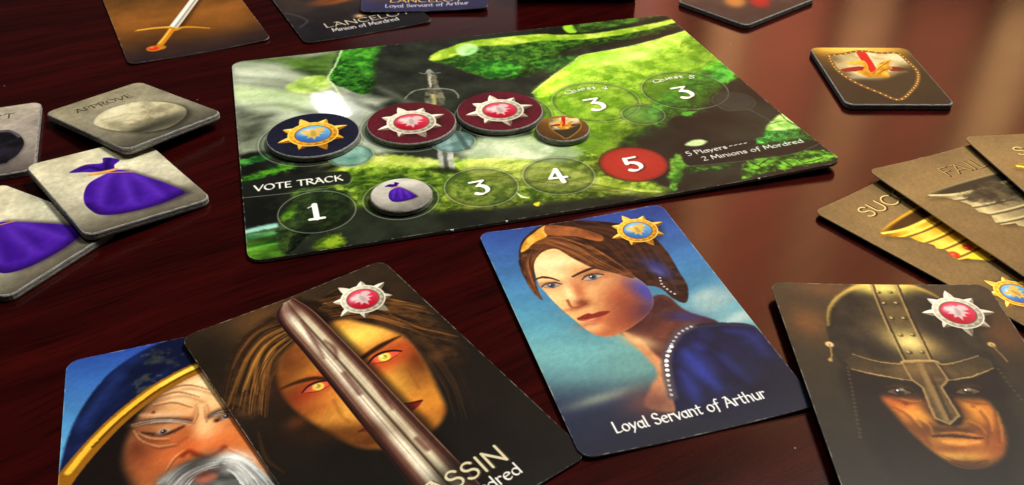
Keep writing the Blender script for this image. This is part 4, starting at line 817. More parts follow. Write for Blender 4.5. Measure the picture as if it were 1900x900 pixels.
c.blob((-8.6,4.0), 9, 2.6, (20, 14, 9), .9, -8, 1.4); c.blob((9.9,4.1), 9, 2.8, (20, 14, 9), .9, 4, 1.4); c.blob((-2.2,-2.3), 2.2, 5, (60, 28, 10), .8, 20); c.blob((3.7,-0.7), 2.0, 5, (60, 28, 10), .8, 20)
for q_ in ([(-9.5,1.3),(-7.6,0.5),(-5.3,0.8)], [(6.1,1.2),(8.5,0.4),(11.0,0.2)]):
    c.line(q_, .9, (120, 56, 20), .8, .8, (.3, .3))
for q_ in ([(-4.0,-5.9),(-6.3,-8.8),(-6.3,-12.2)], [(6.0,-5.7),(7.2,-8.5),(6.0,-12.0)]):
    c.line(q_, 1.1, (110, 54, 18), .9, .7, (.3, .3))
for q_ in ((-7.3,-0.1), (7.5,-0.6)):
    c.disc(q_, .5, (90, 40, 14), .5, .4)
eye((-7.6,3.8), 1.15, (36, 27, 20), (92, 70, 50), -3, (12, 8, 5)); eye((8.1,4.2), 1.15, (36, 27, 20), (92, 70, 50), 3, (12, 8, 5))
for q_ in ([(-9.9,5.2),(-6.9,5.9),(-4.4,5.1)], [(6.1,5.4),(9.1,6.1),(11.6,5.5)]):
    c.line(q_, 1.2, (70, 46, 26), .8, .7, (.3, .3))
c.strands([(-4.6,-14.7),(-2.3,-16.5),(0.6,-16.7),(4.4,-16.0)], [(-4.4,-16.8),(-1.9,-18.1),(1.0,-18.2),(4.5,-17.1)], 50, (40, 22, 10), (110, 62, 26), .25, 31, .6, .5)
c.strands([(-3.2,-8.2),(-1.0,-7.7),(1.0,-7.8)], [(1.5,-7.8),(3.6,-7.8),(5.8,-8.7)], 26, (52, 28, 12), (110, 60, 24), .25, 32, .5, .5)
for q_, w_ in (([(-10.3,-1.3),(-8.0,-3.8),(-7.1,-7.4)], 1.0), ([(-8.5,1.0),(-6.6,0.2),(-4.4,0.5)], .7), ([(8.5,-2.1),(8.9,-5.0),(8.0,-8.5)], .9), ([(-6.4,-5.2),(-5.3,-6.6),(-5.3,-9.4)], .8), ([(4.4,-5.8),(5.9,-7.2),(6.1,-9.3)], .8), ([(11.4,-2.8),(10.4,-7.1),(8.9,-11.3)], .8)):
    c.line(q_, w_, (104, 50, 16), .7, .6, (.2, .2)); c.line([(x + .8, y + .6) for x, y in q_], w_ * .7, (244, 176, 72), .6, .4, (.2, .2))
c.blob((-7.1,4.4), .01, .01, (116, 92, 66), .0, -5); c.blob((-6.8,4.6), .8, .6, (190, 170, 140), .8); c.blob((8.6,4.8), .8, .6, (180, 160, 130), .8)
c.fill([(-14.6,16.3),(-4.5,13.2),(-3.0,14.3),(4.4,14.5),(5.6,13.3),(15.3,16.2),(17.3,12.0),(5.3,7.8),(4.3,9.4),(-3.6,9.2),(-3.4,7.7),(-16.4,11.1)], ((62, 50, 30), (96, 76, 44), 5, 29), .6, .9, 2)
NOSE = [(-3.6,13.8),(4.4,14.3),(5.1,8.0),(2.7,5.5),(3.3,-3.5),(0.2,-6.0),(-2.4,-4.2),(-1.7,5.3),(-3.3,8.0)]
c.fill([(x + .8, y - .8) for x, y in NOSE], (14, 10, 6), 1.0, .8, 1); c.fill(NOSE, ((70, 54, 32), (104, 82, 48), 4, 30), .3, 1, 1)
c.line(NOSE + NOSE[:1], .6, (170, 140, 90), .3, .8, sm=1); c.line([(0.5,13.0),(0.3,4.6),(0.1,-4.8)], 1.6, (146, 118, 72), .7, .85); c.line([(1.6,12.6),(1.4,4.2),(1.0,-4.4)], .8, (48, 36, 20), .4, .8); c.blob((-0.5,11.7), 5, 3, (150, 118, 66), .6)
for q in ([(-14.6,16.3),(-9.8,14.1),(-4.5,13.2),(-2.8,14.3),(4.2,14.5),(5.6,13.2),(10.0,14.2),(15.3,16.2)], [(-16.4,11.1),(-10.3,9.1),(-3.5,7.6)], [(5.2,7.8),(10.8,9.0),(17.1,11.9)]):
    c.line(q, .6, (196, 162, 100), .3, .85, (.2, .2), 3)
c.dots([(-17.1,11.5),(-18.2,4.3),(-19.5,-3.3),(-20.7,-10.4)], .42, (84, 70, 48), 1.1, .6); c.dots([(18.2,11.6),(18.5,6.4),(19.2,1.1)], .42, (84, 70, 48), 1.1, .6)
c.disc((-19.2,19.7), 1.0, (226, 190, 130), 1, .3); c.line([(-19.2,19.7),(-19.5,16.4),(-20.5,14.1)], .5, (160, 126, 76), .3, .8); c.disc((-20.5,14.1), .6, (180, 140, 90), 1, .3); c.disc((20.1,20.2), .9, (206, 170, 110), 1, .3); c.line([(20.1,20.2),(21.0,16.3),(21.3,14.2)], .5, (140, 108, 60), .3, .8)
c.finish(3, .06, .08, 3.2, 0)
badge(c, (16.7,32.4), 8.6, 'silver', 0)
c.finish(5, .03, .03, 3.2, .8, .0)
IM['helmet'] = c

# ============================ the bearded man in the hood
c = Canvas(57, 88, 8, (60, 110, 180))
c.grad([(-44, (110, 180, 200)), (10, (84, 152, 196)), (30, (56, 104, 180)), (44, (36, 62, 150))], 75); c.mottle(.06, 14, 3)
HOOD = [(-1.2,46.0),(-6.1,44.1),(-10.8,42.4),(-14.9,39.8),(-18.8,36.3),(-22.1,31.2),(-24.7,25.7),(-26.8,19.2),(-28.0,11.9),(-28.5,4.2),(-25.2,-3.7),(-11.9,-8.5),(4.2,7.4),(9.5,29.5),(7.2,44.0)]
c.fill(HOOD, ((14, 20, 50), (26, 40, 92), 6, 32, 2, .6), .5)
for p_, rx, ry in (((-5.2,36.6), 5, 3), ((-9.4,30.7), 4, 3), ((-11.7,27.9), 2, 2), ((-8.0,40.4), 3, 1.6)):
    c.fill([(p_[0] + rx * math.cos(t) * (.7 + .5 * math.sin(3.1 * t + rx)), p_[1] + ry * math.sin(t) * (.7 + .5 * math.cos(2.3 * t))) for t in np.arange(0, 6.28, .5)], ((70, 86, 66), (140, 140, 80), 2, 33), .8, .35, rag=.8, rs=1.5)
c.line([(-16.6,34.1),(-21.0,27.8),(-24.0,20.5)], 2.6, (40, 62, 130), 2, .6)
INNER = [(3.9,31.9),(-2.0,29.9),(-9.0,26.1),(-16.1,20.0),(-21.8,13.3),(-26.1,6.9),(-28.3,2.0),(-16.6,-6.8),(7.3,-15.3),(15.6,11.4)]
c.fill(INNER, (24, 17, 15), .5)
FACE = [(5.6,30.9),(0.3,29.8),(-4.5,26.3),(-9.1,22.7),(-12.1,18.0),(-14.3,12.4),(-15.1,6.6),(-13.7,0.3),(-10.8,-6.2),(2.5,-13.6),(12.3,-14.4),(17.1,-1.8),(16.6,19.7)]
c.fill(FACE, ((196, 118, 66), (222, 148, 86), 8, 34), 2.2)
b, m = c.mask(FACE, 1.8, 5, True); c.clip = m
for p_, rx, ry, cc, a_, an in (((0.4,23.6), 11, 6, (255, 236, 186), .95, 15), ((5.3,20.2), 7, 5, (250, 220, 160), .8, 0), ((-7.8,10.1), 6, 4, (196, 106, 54), .7, 0), ((-8.8,12.8), 6, 2.2, (236, 178, 116), .8, 5), ((-12.5,8.7), 6, 10, (90, 42, 24), .85, 20), ((1.1,9.3), 3.2, 7, (255, 226, 170), .9, 0), ((-1.8,5.6), 3.6, 3.2, (224, 104, 44), .85, 0), ((3.9,4.0), 3.4, 3, (222, 96, 38), .85, 0), ((-3.1,10.0), 2.4, 5, (176, 88, 46), .8, -15), ((7.2,4.8), 6, 6, (222, 124, 62), .8, 0), ((-6.5,4.3), 6, 5, (206, 108, 56), .8, 0), ((-11.3,20.9), 5, 5, (120, 66, 40), .8, 30), ((-4.8,18.7), 9, 2.0, (226, 168, 108), .7, 8)):
    c.blob(p_, rx, ry, cc, a_, an)
for q in ([(-7.4,22.9),(-2.4,22.5),(1.8,18.8)], [(-5.7,24.9),(-0.6,24.4),(4.2,20.6)], [(0.1,18.6),(-0.6,15.5),(-1.3,13.3)], [(2.3,17.8),(2.6,15.2),(2.2,12.9)]):
    c.line(q, .9, (176, 112, 66), .8, .6, (.3, .3))
c.clip = None
c.line([(-14.3,17.1),(-10.3,16.9),(-6.0,15.8),(-1.5,14.2)], 2.0, (70, 36, 22), 1.0, .9, (.4, .5)); c.line([(2.6,14.0),(4.8,14.6),(7.5,14.3)], 2.0, (74, 38, 24), 1.0, .9, (.5, .5)); c.line([(-11.8,19.5),(-7.6,18.1),(-2.7,16.9)], 1.6, (226, 190, 150), 1.0, .7, (.3, .3))
c.line([(-11.7,13.8),(-8.8,12.2),(-5.9,11.8),(-3.1,12.7)], 1.2, (52, 24, 16), .6, .95, (.3, .4)); c.line([(4.1,12.2),(6.3,12.9),(8.2,12.5)], 1.2, (52, 24, 16), .6, .95); c.line([(-13.5,12.5),(-10.0,8.9),(-5.3,7.8),(-2.6,9.0)], 1.2, (150, 78, 46), .9, .8, (.3, .3))
c.line([(-3.7,4.0),(-2.3,4.7),(-0.4,2.7),(1.6,1.7),(3.8,2.5),(4.9,3.4)], 1.2, (130, 42, 18), .7, .85); c.disc((-9.2,19.5), .45, (110, 50, 28), .9, .3)
BEARD = ((66, 66, 64), (150, 154, 152), 4, 35, 3, -.5)
c.fill([(-9.3,-2.3),(-5.6,0.3),(-1.5,1.8),(2.7,1.4),(5.8,1.1),(8.6,-1.8),(11.9,-5.9),(15.8,-11.5),(15.9,-24.7),(-12.0,-14.8)], BEARD, 1.6)
for k, q in enumerate(([(-7.8,-3.2),(-4.7,-0.7),(-0.5,0.3),(3.6,0)], [(4.7,0.3),(8.6,-2.5),(11.2,-7.1),(13.7,-11.5)], [(4.2,0.9),(7.2,-0.6),(10.0,-3.8)], [(-6.8,-3.8),(-2.7,-1.4),(2.4,-1.8)], [(5.6,-1.4),(7.8,-5.1),(9.3,-9.9)], [(3.1,0.2),(0.4,-1.1),(-2.8,-2.8)], [(-8.7,-2.1),(-5.7,-0.4),(-2.6,0.7)])):
    c.line(q, 2.0, (214, 218, 214), 1.0, .8, (.2, .2)); c.line([(x + .6, y - 1.4) for x, y in q], 1.2, (60, 60, 60), .8, .6, (.3, .3))
c.strands([(3.1,0.9),(-1.5,1.1),(-5.2,-0.5),(-8.3,-3.7)], [(3.4,-2.1),(0.3,-2.5),(-2.8,-4.2),(-5.0,-8.2)], 46, (120, 122, 122), (244, 246, 242), .5, 41, .8, .6)
c.strands([(4.4,0.8),(8.2,-0.9),(11.4,-5.7),(14.2,-11.6)], [(4.2,-2.4),(6.3,-4.6),(7.9,-8.7),(9.3,-14.7)], 46, (120, 122, 122), (246, 248, 244), .5, 42, .8, .6)
c.strands([(-8.3,-3.7),(-4.0,-6.6),(-0.2,-9.9)], [(3.0,-7.0),(6.7,-10.4),(10.3,-15.0)], 30, (90, 92, 94), (220, 224, 222), .6, 43, .7, .8)
for p_, s_ in (((-7.3,12.6), 1.25), ((6.2,12.7), 1.2)):
    c.disc(p_, 1.0 * s_, (196, 176, 156), .9, .5, .55 * s_, 12); c.disc(p_, .52 * s_, (48, 44, 50), 1, .25); c.disc((p_[0] - .2, p_[1] + .25), .16, (240, 240, 240), .9, .12)
c.strands([(-14.0,17.6),(-9.7,17.6),(-4.9,16.1),(-1.3,13.6)], [(-14.0,16.4),(-9.8,16.3),(-5.0,15.0),(-1.3,12.9)], 30, (64, 44, 34), (196, 176, 156), .4, 44, .8, .4)
c.strands([(2.0,14.4),(4.8,15.2),(8.1,14.7)], [(2.2,13.4),(4.7,13.9),(8.0,13.6)], 24, (64, 44, 34), (196, 176, 156), .4, 45, .8, .4)
for q_ in ([(-7.4,24.2),(-3.5,24.3),(0.8,21.1)], [(-5.6,26.2),(-1.1,25.9),(3.2,22.7)], [(-9.1,21.4),(-4.7,21.1),(-1.0,18.1)], [(-13.5,14.4),(-12.5,11.7),(-11.5,10.2)], [(-12.5,13.3),(-9.9,10.7),(-6.3,9.4)], [(-11.5,10.2),(-8.4,7.8),(-4.8,7.3)], [(-3.4,4.7),(-5.5,3.2),(-7.2,0.2)], [(5.9,2.2),(8.3,-0.2),(10.2,-2.3)], [(0.3,17.7),(0,14.9),(-0.8,12.7)], [(1.7,17.2),(1.9,14.6),(1.9,12.2)]):
    c.line(q_, .55, (128, 66, 38), .4, .7, (.2, .2)); c.line([(x, y + .7) for x, y in q_], .5, (252, 214, 156), .4, .45, (.2, .2))
c.blob((-1.5,0.7), 6, 2.2, (40, 36, 34), .7, 15); c.blob((7.2,-0.6), 4, 2, (240, 242, 238), .8, -30)
c.fill([(-1.8,-3.9),(-0.2,-2.3),(2.3,-3.2),(2.7,-4.8),(0.1,-5.3)], (176, 104, 84), .8, .9); c.blob((0.6,-2.6), 4, 1, (70, 40, 34), .7, 5)
c.line([(6.3,33.0),(1.5,31.4),(-3.2,29.6),(-9.5,26.0),(-16.4,20.1),(-22.0,13.4),(-26.3,7.0),(-28.8,2.2)], 4.2, (150, 98, 24), .3); c.line([(6.4,33.6),(1.5,31.9),(-3.2,30.1),(-9.8,26.5),(-16.6,20.6),(-22.3,13.9),(-26.6,7.3)], 1.6, (240, 196, 60), .4, .95); c.line([(6.3,32.5),(1.5,31.0),(-3.2,29.2),(-9.4,25.5),(-16.2,19.7),(-21.9,13.1)], .7, (96, 56, 12), .3, .9); c.line([(2.8,32.6),(-2.0,30.9),(-7.2,28.1)], 1.2, (255, 226, 90), .5, .9)
c.finish(5, .05, .07, 3.2, .8)
IM['hooded'] = c

# ============================ far cards
c = Canvas(57, 88, 5, (78, 50, 28))
c.grad([(-44, (44, 32, 34)), (-34, (58, 40, 34)), (-20, (96, 60, 28)), (0, (140, 88, 36)), (44, (90, 60, 30))]); c.mottle(.1, 10, 3); c.blob((14, -14), 16, 14, (160, 100, 40), .5)
c.line([(x + 2.4, y - 1.0) for x, y in [(-5.5,-11.5),(8.3,18.5)]], 3.0, (54, 30, 12), 1.6, .7)
sb = [(-5.4,-11.1),(8.9,18.2)]; dxs, dys = sb[1][0] - sb[0][0], sb[1][1] - sb[0][1]
tip = (sb[0][0] + dxs * 1.5, sb[0][1] + dys * 1.5)
c.line([sb[0], tip], 4.2, (214, 210, 196), .3, 1, sm=1); c.line([(sb[0][0] + .7, sb[0][1]), (tip[0] + .7, tip[1])], .8, (150, 146, 130), .4, .9, sm=1); c.line([(sb[0][0] - 1, sb[0][1]), (tip[0] - 1, tip[1])], 1.2, (250, 248, 240), .4, .9, sm=1)
c.line([(-20.7,-8.9),(-13.8,-9.1),(-7.3,-10.6),(-5.5,-14.3),(-1.6,-13.1),(3.3,-15.6),(8.1,-19.4)], 2.6, (206, 140, 34), .4, 1, (.35, .35)); c.line([(-19.7,-8.4),(-13.0,-8.4),(-7.1,-9.8)], .9, (246, 200, 80), .4, .9)
c.line([(-6.3,-13.0),(-10.3,-21.5),(-13.9,-28.6)], 3.0, (200, 132, 32), .4, 1); c.line([(-7.1,-13.0),(-10.9,-21.2),(-14.1,-27.2)], .9, (244, 196, 84), .4, .9)
c.disc((-14.4,-31.7), 2.4, (190, 120, 30), 1, .4); c.disc((-16.8,-31.7), 3.0, (206, 130, 36), 1, .4); c.disc((-17.0,-31.6), 2.1, (206, 56, 30), 1, .5); c.blob((-17.4,-30.6), .9, .7, (250, 150, 110), .9)
c.finish(5, .04, .04, 3.2, .8)
IM['sword'] = c
c = Canvas(57, 88, 5, (26, 25, 28)); c.grad([(-44, (24, 24, 27)), (-30, (32, 30, 34)), (0, (54, 44, 40)), (44, (40, 34, 34))]); c.mottle(.15, 10, 3)
c.blob((-0.5,1.4), 11, 5, (206, 110, 40), .9, 10, 1.5); c.blob((-5.0,0.3), 7, 3, (90, 50, 28), .8)
c.line([(-27.5,-7.2),(-23.5,-12.1),(-21.0,-20.1),(-25.9,-26.2)], .9, (90, 88, 96), .8, .6); c.blob((1.8,-23.3), 2.4, 2.2, (240, 190, 130), .9)
pen_text(c, "LANCELOT", (-15.6,-30.8), 4.8, (196, 184, 160), (23.5, (-15.6,-30.8)[1]), weight=.15); 
pen_text(c, "Minion of Mordred", (-14.0,-36.3), 3.6, (200, 200, 200), (16.1,-35.9), weight=.15)
c.finish(5, .04, .04, 3.2, .8)
IM['far_dark'] = c
c = Canvas(57, 88, 5, (48, 46, 74)); c.grad([(-44, (46, 46, 76)), (-30, (54, 52, 84)), (0, (80, 90, 130)), (44, (70, 110, 160))]); c.mottle(.1, 10, 3)
c.blob((-20.6,-28.1), 6, 4, (90, 66, 50), .6)
pen_text(c, "LANCELOT", (-15.8,-32.7), 4.8, (206, 170, 96), (17.5,-33.5), weight=.15)
pen_text(c, "Loyal Servant of Arthur", (-17.6,-39.2), 3.8, (180, 180, 196), (20.1,-38.2), weight=.15)
c.finish(5, .04, .04, 3.2, .8)
IM['far_violet'] = c
# === paint end

# ------------------------------------------------------------------ materials
def new_mat(name):
    m = bpy.data.materials.new(name); m.use_nodes = True
    return m, m.node_tree, m.node_tree.nodes["Principled BSDF"]

def print_material(key, rough=.34, linen=True):
    cv = IM[key]
    im = bpy.data.images.new("ink_" + key, cv.nx, cv.ny, alpha=False)
    px = np.ones((cv.ny, cv.nx, 4), np.float32)
    px[..., :3] = np.clip(cv.img, 0, 1)
    px[..., :3] *= .86 + .14 * px[..., :3]
    im.pixels.foreach_set(px.ravel()); im.update(); im.pack()
    m, nt, bs = new_mat("print_" + key)
    uv = nt.nodes.new("ShaderNodeUVMap"); uv.uv_map = "UVMap"
    tx = nt.nodes.new("ShaderNodeTexImage"); tx.image = im; tx.interpolation = 'Cubic'; tx.extension = 'EXTEND'
    nt.links.new(uv.outputs[0], tx.inputs[0])
    # paper tooth: fine mottling of the ink
    tc = nt.nodes.new("ShaderNodeTexCoord")
    nz = nt.nodes.new("ShaderNodeTexNoise"); nz.inputs["Scale"].default_value = 2600; nz.inputs["Detail"].default_value = 2
    nt.links.new(tc.outputs["Object"], nz.inputs["Vector"])
    mp = nt.nodes.new("ShaderNodeMapRange"); mp.inputs[3].default_value = .86; mp.inputs[4].default_value = 1.14
    nt.links.new(nz.outputs["Fac"], mp.inputs[0])
    mx = nt.nodes.new("ShaderNodeVectorMath"); mx.operation = 'SCALE'
    nt.links.new(tx.outputs[0], mx.inputs[0]); nt.links.new(mp.outputs[0], mx.inputs["Scale"])
    nt.links.new(mx.outputs[0], bs.inputs["Base Color"])
    bs.inputs["Roughness"].default_value = rough
    bs.inputs["Specular IOR Level"].default_value = .11
    # linen embossing
    wv = nt.nodes.new("ShaderNodeTexWave"); wv.inputs["Scale"].default_value = 620; wv.bands_direction = 'X'
    w2 = nt.nodes.new("ShaderNodeTexWave"); w2.inputs["Scale"].default_value = 620; w2.bands_direction = 'Y'
    nt.links.new(tc.outputs["Object"], wv.inputs["Vector"]); nt.links.new(tc.outputs["Object"], w2.inputs["Vector"])
    ad = nt.nodes.new("ShaderNodeMath"); nt.links.new(wv.outputs["Fac"], ad.inputs[0]); nt.links.new(w2.outputs["Fac"], ad.inputs[1])
    bp = nt.nodes.new("ShaderNodeBump"); bp.inputs["Strength"].default_value = .06 if linen else .04; bp.inputs["Distance"].default_value = .00004
    nt.links.new(ad.outputs[0], bp.inputs["Height"]); nt.links.new(bp.outputs[0], bs.inputs["Normal"])
    return m

def fibre_material(name, c0, c1, scale, rough=.85):
    m, nt, bs = new_mat(name)
    tc = nt.nodes.new("ShaderNodeTexCoord")
    nz = nt.nodes.new("ShaderNodeTexNoise"); nz.inputs["Scale"].default_value = scale; nz.inputs["Detail"].default_value = 4; nz.inputs["Roughness"].default_value = .7
    mpn = nt.nodes.new("ShaderNodeMapping"); mpn.inputs["Scale"].default_value = (.5, .5, 2.6)
    nt.links.new(tc.outputs["Object"], mpn.inputs[0]); nt.links.new(mpn.outputs[0], nz.inputs["Vector"])
    cr = nt.nodes.new("ShaderNodeValToRGB")
    cr.color_ramp.elements[0].position = .3; cr.color_ramp.elements[0].color = (*c0, 1)
    cr.color_ramp.elements[1].position = .7; cr.color_ramp.elements[1].color = (*c1, 1)
    nt.links.new(nz.outputs["Fac"], cr.inputs[0]); nt.links.new(cr.outputs[0], bs.inputs["Base Color"])
    bp = nt.nodes.new("ShaderNodeBump"); bp.inputs["Strength"].default_value = .5; bp.inputs["Distance"].default_value = .0002
    nt.links.new(nz.outputs["Fac"], bp.inputs["Height"]); nt.links.new(bp.outputs[0], bs.inputs["Normal"])
    bs.inputs["Roughness"].default_value = rough
    return m
M_GREY = fibre_material("grey_chipboard", (.075, .073, .066), (.36, .35, .32), 1100)
M_PALE = fibre_material("pale_card_edge", (.42, .42, .39), (.66, .66, .62), 900, .7)
M_DARKEDGE = fibre_material("dark_board_edge", (.12, .12, .11), (.34, .34, .31), 900, .7)
M_BLACKBOX = fibre_material("dark_box_card", (.012, .008, .008), (.022, .016, .015), 300, .5)

def wood_material():
    m, nt, bs = new_mat("polished_mahogany")
    N = nt.nodes.new; L = nt.links.new
    tc = N("ShaderNodeTexCoord")
    rot = N("ShaderNodeMapping"); rot.inputs["Rotation"].default_value = (0, 0, math.radians(-34))
    L(tc.outputs["Object"], rot.inputs[0])
    # slow warp, long grain bands
    wp = N("ShaderNodeTexNoise"); wp.inputs["Scale"].default_value = 5; wp.inputs["Detail"].default_value = 3
    L(rot.outputs[0], wp.inputs["Vector"])
    sc = N("ShaderNodeVectorMath"); sc.operation = 'SCALE'; sc.inputs["Scale"].default_value = .05
    L(wp.outputs["Color"], sc.inputs[0])
    ad = N("ShaderNodeVectorMath"); L(rot.outputs[0], ad.inputs[0]); L(sc.outputs[0], ad.inputs[1])
    st = N("ShaderNodeMapping"); st.inputs["Scale"].default_value = (9, 110, 1); L(ad.outputs[0], st.inputs[0])
    g1 = N("ShaderNodeTexNoise"); g1.inputs["Scale"].default_value = 1.0; g1.inputs["Detail"].default_value = 5; g1.inputs["Roughness"].default_value = .6
    L(st.outputs[0], g1.inputs["Vector"])
    # short dark pores
    s2 = N("ShaderNodeMapping"); s2.inputs["Scale"].default_value = (60, 900, 1); L(ad.outputs[0], s2.inputs[0])
    g2 = N("ShaderNodeTexNoise"); g2.inputs["Scale"].default_value = 1.0; g2.inputs["Detail"].default_value = 2
    L(s2.outputs[0], g2.inputs["Vector"])
    cr = N("ShaderNodeValToRGB")
    e = cr.color_ramp.elements
    e[0].position = .25; e[0].color = (.0070, .0005, .0006, 1)
    e[1].position = .80; e[1].color = (.0440, .0026, .0021, 1)
    n = e.new(.55); n.color = (.0240, .0014, .0013, 1)
    L(g1.outputs["Fac"], cr.inputs[0])
    pr = N("ShaderNodeMapRange"); pr.inputs[1].default_value = .30; pr.inputs[2].default_value = .48; pr.inputs[3].default_value = .5; pr.inputs[4].default_value = 1.0
    L(g2.outputs["Fac"], pr.inputs[0])
    mu = N("ShaderNodeVectorMath"); mu.operation = 'SCALE'; L(cr.outputs[0], mu.inputs[0]); L(pr.outputs[0], mu.inputs["Scale"])
    # lint and dust
    vo = N("ShaderNodeTexVoronoi"); vo.inputs["Scale"].default_value = 130
    L(tc.outputs["Object"], vo.inputs["Vector"])
    dm = N("ShaderNodeMapRange"); dm.inputs[1].default_value = .045; dm.inputs[2].default_value = .03; dm.inputs[3].default_value = 0; dm.inputs[4].default_value = .35
    L(vo.outputs["Distance"], dm.inputs[0])
    sx = N("ShaderNodeSeparateColor"); L(vo.outputs["Color"], sx.inputs[0])
    gt = N("ShaderNodeMath"); gt.operation = 'GREATER_THAN'; gt.inputs[1].default_value = .80; L(sx.outputs[0], gt.inputs[0])
    dk = N("ShaderNodeMath"); dk.operation = 'MULTIPLY'; L(dm.outputs[0], dk.inputs[0]); L(gt.outputs[0], dk.inputs[1])
    mxc = N("ShaderNodeMix"); mxc.data_type = 'RGBA'; L(dk.outputs[0], mxc.inputs["Factor"]); L(mu.outputs[0], mxc.inputs["A"]); mxc.inputs["B"].default_value = (.42, .40, .38, 1)
    L(mxc.outputs["Result"], bs.inputs["Base Color"])
    # dulled varnish: hazy gloss with smudges
    sm = N("ShaderNodeTexNoise"); sm.inputs["Scale"].default_value = 14; sm.inputs["Detail"].default_value = 5
    L(tc.outputs["Object"], sm.inputs["Vector"])
    rr = N("ShaderNodeMapRange"); rr.inputs[3].default_value = .11; rr.inputs[4].default_value = .21
    L(sm.outputs["Fac"], rr.inputs[0]); L(rr.outputs[0], bs.inputs["Roughness"])
    bs.inputs["Specular IOR Level"].default_value = .42
    bs.inputs["Specular Tint"].default_value = (1.0, .78, .68, 1)
    fb = N("ShaderNodeTexNoise"); fb.inputs["Scale"].default_value = 1500; fb.inputs["Detail"].default_value = 2
    L(tc.outputs["Object"], fb.inputs["Vector"])
    b2 = N("ShaderNodeBump"); b2.inputs["Strength"].default_value = .10; b2.inputs["Distance"].default_value = .0001
    L(fb.outputs["Fac"], b2.inputs["Height"])
    b1 = N("ShaderNodeBump"); b1.inputs["Strength"].default_value = .02; b1.inputs["Distance"].default_value = .0003
    L(g2.outputs["Fac"], b1.inputs["Height"]); L(b2.outputs[0], b1.inputs["Normal"]); L(b1.outputs[0], bs.inputs["Normal"])
    return m

# ------------------------------------------------------------------ mesh helpers
def mesh_object(name, verts, faces, mat, parent=None, uvs=None, smooth_faces=False, mats=None):
    me = bpy.data.meshes.new(name)
    me.from_pydata([tuple(v) for v in verts], [], faces)
    me.update()
    me.materials.append(mat)
    if uvs is not None:
        lay = me.uv_layers.new(name="UVMap")
        for lp in me.loops:
            lay.data[lp.index].uv = uvs[lp.vertex_index]
    if smooth_faces:
        for p in me.polygons:
            p.use_smooth = True
    o = bpy.data.objects.new(name, me)
    col.objects.link(o)
    if parent is not None:
        o.parent = parent
    return o

def thing(name, label, cat, loc, rotz, group=None, tilt=None):
    o = bpy.data.objects.new(name, None)
    o.empty_display_size = .01
    col.objects.link(o)
    o.location = loc
    o.rotation_euler = (0, 0, rotz)
    if tilt is not None:
        o.rotation_euler = (Matrix.Rotation(rotz, 3, 'Z') @ tilt).to_euler()
    o["label"] = label; o["category"] = cat
    if group:
        o["group"] = group
    return o

def sheet_rows(w, h, r, nx, ny):
    """Rounded rectangle as a grid: row heights with their half widths."""
    ys = [(-h / 2 + r - r * math.cos(math.radians(a)), w / 2 - r + r * math.sin(math.radians(a))) for a in (0, 20, 40, 60, 78)]
    n = ny
    ys += [(-h / 2 + r + (h - 2 * r) * k / n, w / 2) for k in range(n + 1)]
    ys += [(h / 2 - r + r * math.sin(math.radians(a)), w / 2 - r + r * math.cos(math.radians(a))) for a in (12, 30, 50, 70, 90)]
    return ys

def slab(parent, key, w, h, r, thick, edge_mat, zf=None, bevel=.0, nx=10, ny=14, core='card_stock', face='printed_face', rough=.34):
    """A sheet of board: the stock (edge, underside) and the printed face on top of it."""
    zf = zf or (lambda x, y: 0.0)
    rows = sheet_rows(w, h, r, nx, ny)
    V, F, UV = [], [], []
    inset = bevel
    for (y, hw) in rows:
        ky = 1 - 2 * inset / h; kx = 1 - 2 * inset / w
        for i in range(nx + 1):
            x = -hw + 2 * hw * i / nx
            V.append((x * kx, y * ky, zf(x, y) + thick))
            UV.append((x * kx / w + .5, y * ky / h + .5))
    m = nx + 1
    for j in range(len(rows) - 1):
        for i in range(nx):
            F.append((j * m + i, j * m + i + 1, (j + 1) * m + i + 1, (j + 1) * m + i))
    f = mesh_object(face, V, F, print_material(key, rough) if ("print_" + key) not in bpy.data.materials else bpy.data.materials["print_" + key], parent, UV, True)
    # the stock: boundary loop extruded down, closed underneath
    nr = len(rows)
    loop = [(0, i) for i in range(nx)] + [(j, nx) for j in range(nr - 1)] + [(nr - 1, i) for i in range(nx, 0, -1)] + [(j, 0) for j in range(nr - 1, 0, -1)]
    def P(ji, k, dz):
        y, hw = rows[ji[0]]; x = -hw + 2 * hw * ji[1] / nx
        kx = 1 - 2 * k / w; ky = 1 - 2 * k / h
        return (x * kx, y * ky, zf(x, y) + dz)
    t = thick
    if bevel > 0:
        rings = [(inset, t - .00002), (inset * .35, t - bevel * .35), (0.0, t - bevel), (0.0, t * .58), (.00016, t * .51), (0.0, t * .44), (0.0, t * .22), (inset * .5, 0)]
    else:
        rings = [(0.00002, t - .00002), (0.0, t * .6), (0.00002, 0)]
    V = []; F = []; n = len(loop)
    for (k, dz) in rings:
        V += [P(ji, k, dz) for ji in loop]
    for q in range(len(rings) - 1):
        for i in range(n):
            a = q * n + i; b = q * n + (i + 1) % n
            F.append((a, a + n, b + n, b))
    base = len(V)
    # underside and the layer right below the print, as grids
    for dz, flip in ((t - .00004, False), (0.00001, True)):
        base = len(V)
        for j in range(nr):
            for i in range(m):
                V.append(P((j, i), max(inset, .00003), dz))
        for j in range(nr - 1):
            for i in range(nx):
                q = (base + j * m + i, base + j * m + i + 1, base + (j + 1) * m + i + 1, base + (j + 1) * m + i)
                F.append(q[::-1] if flip else q)
    mesh_object(core, V, F, edge_mat, parent)
    return f

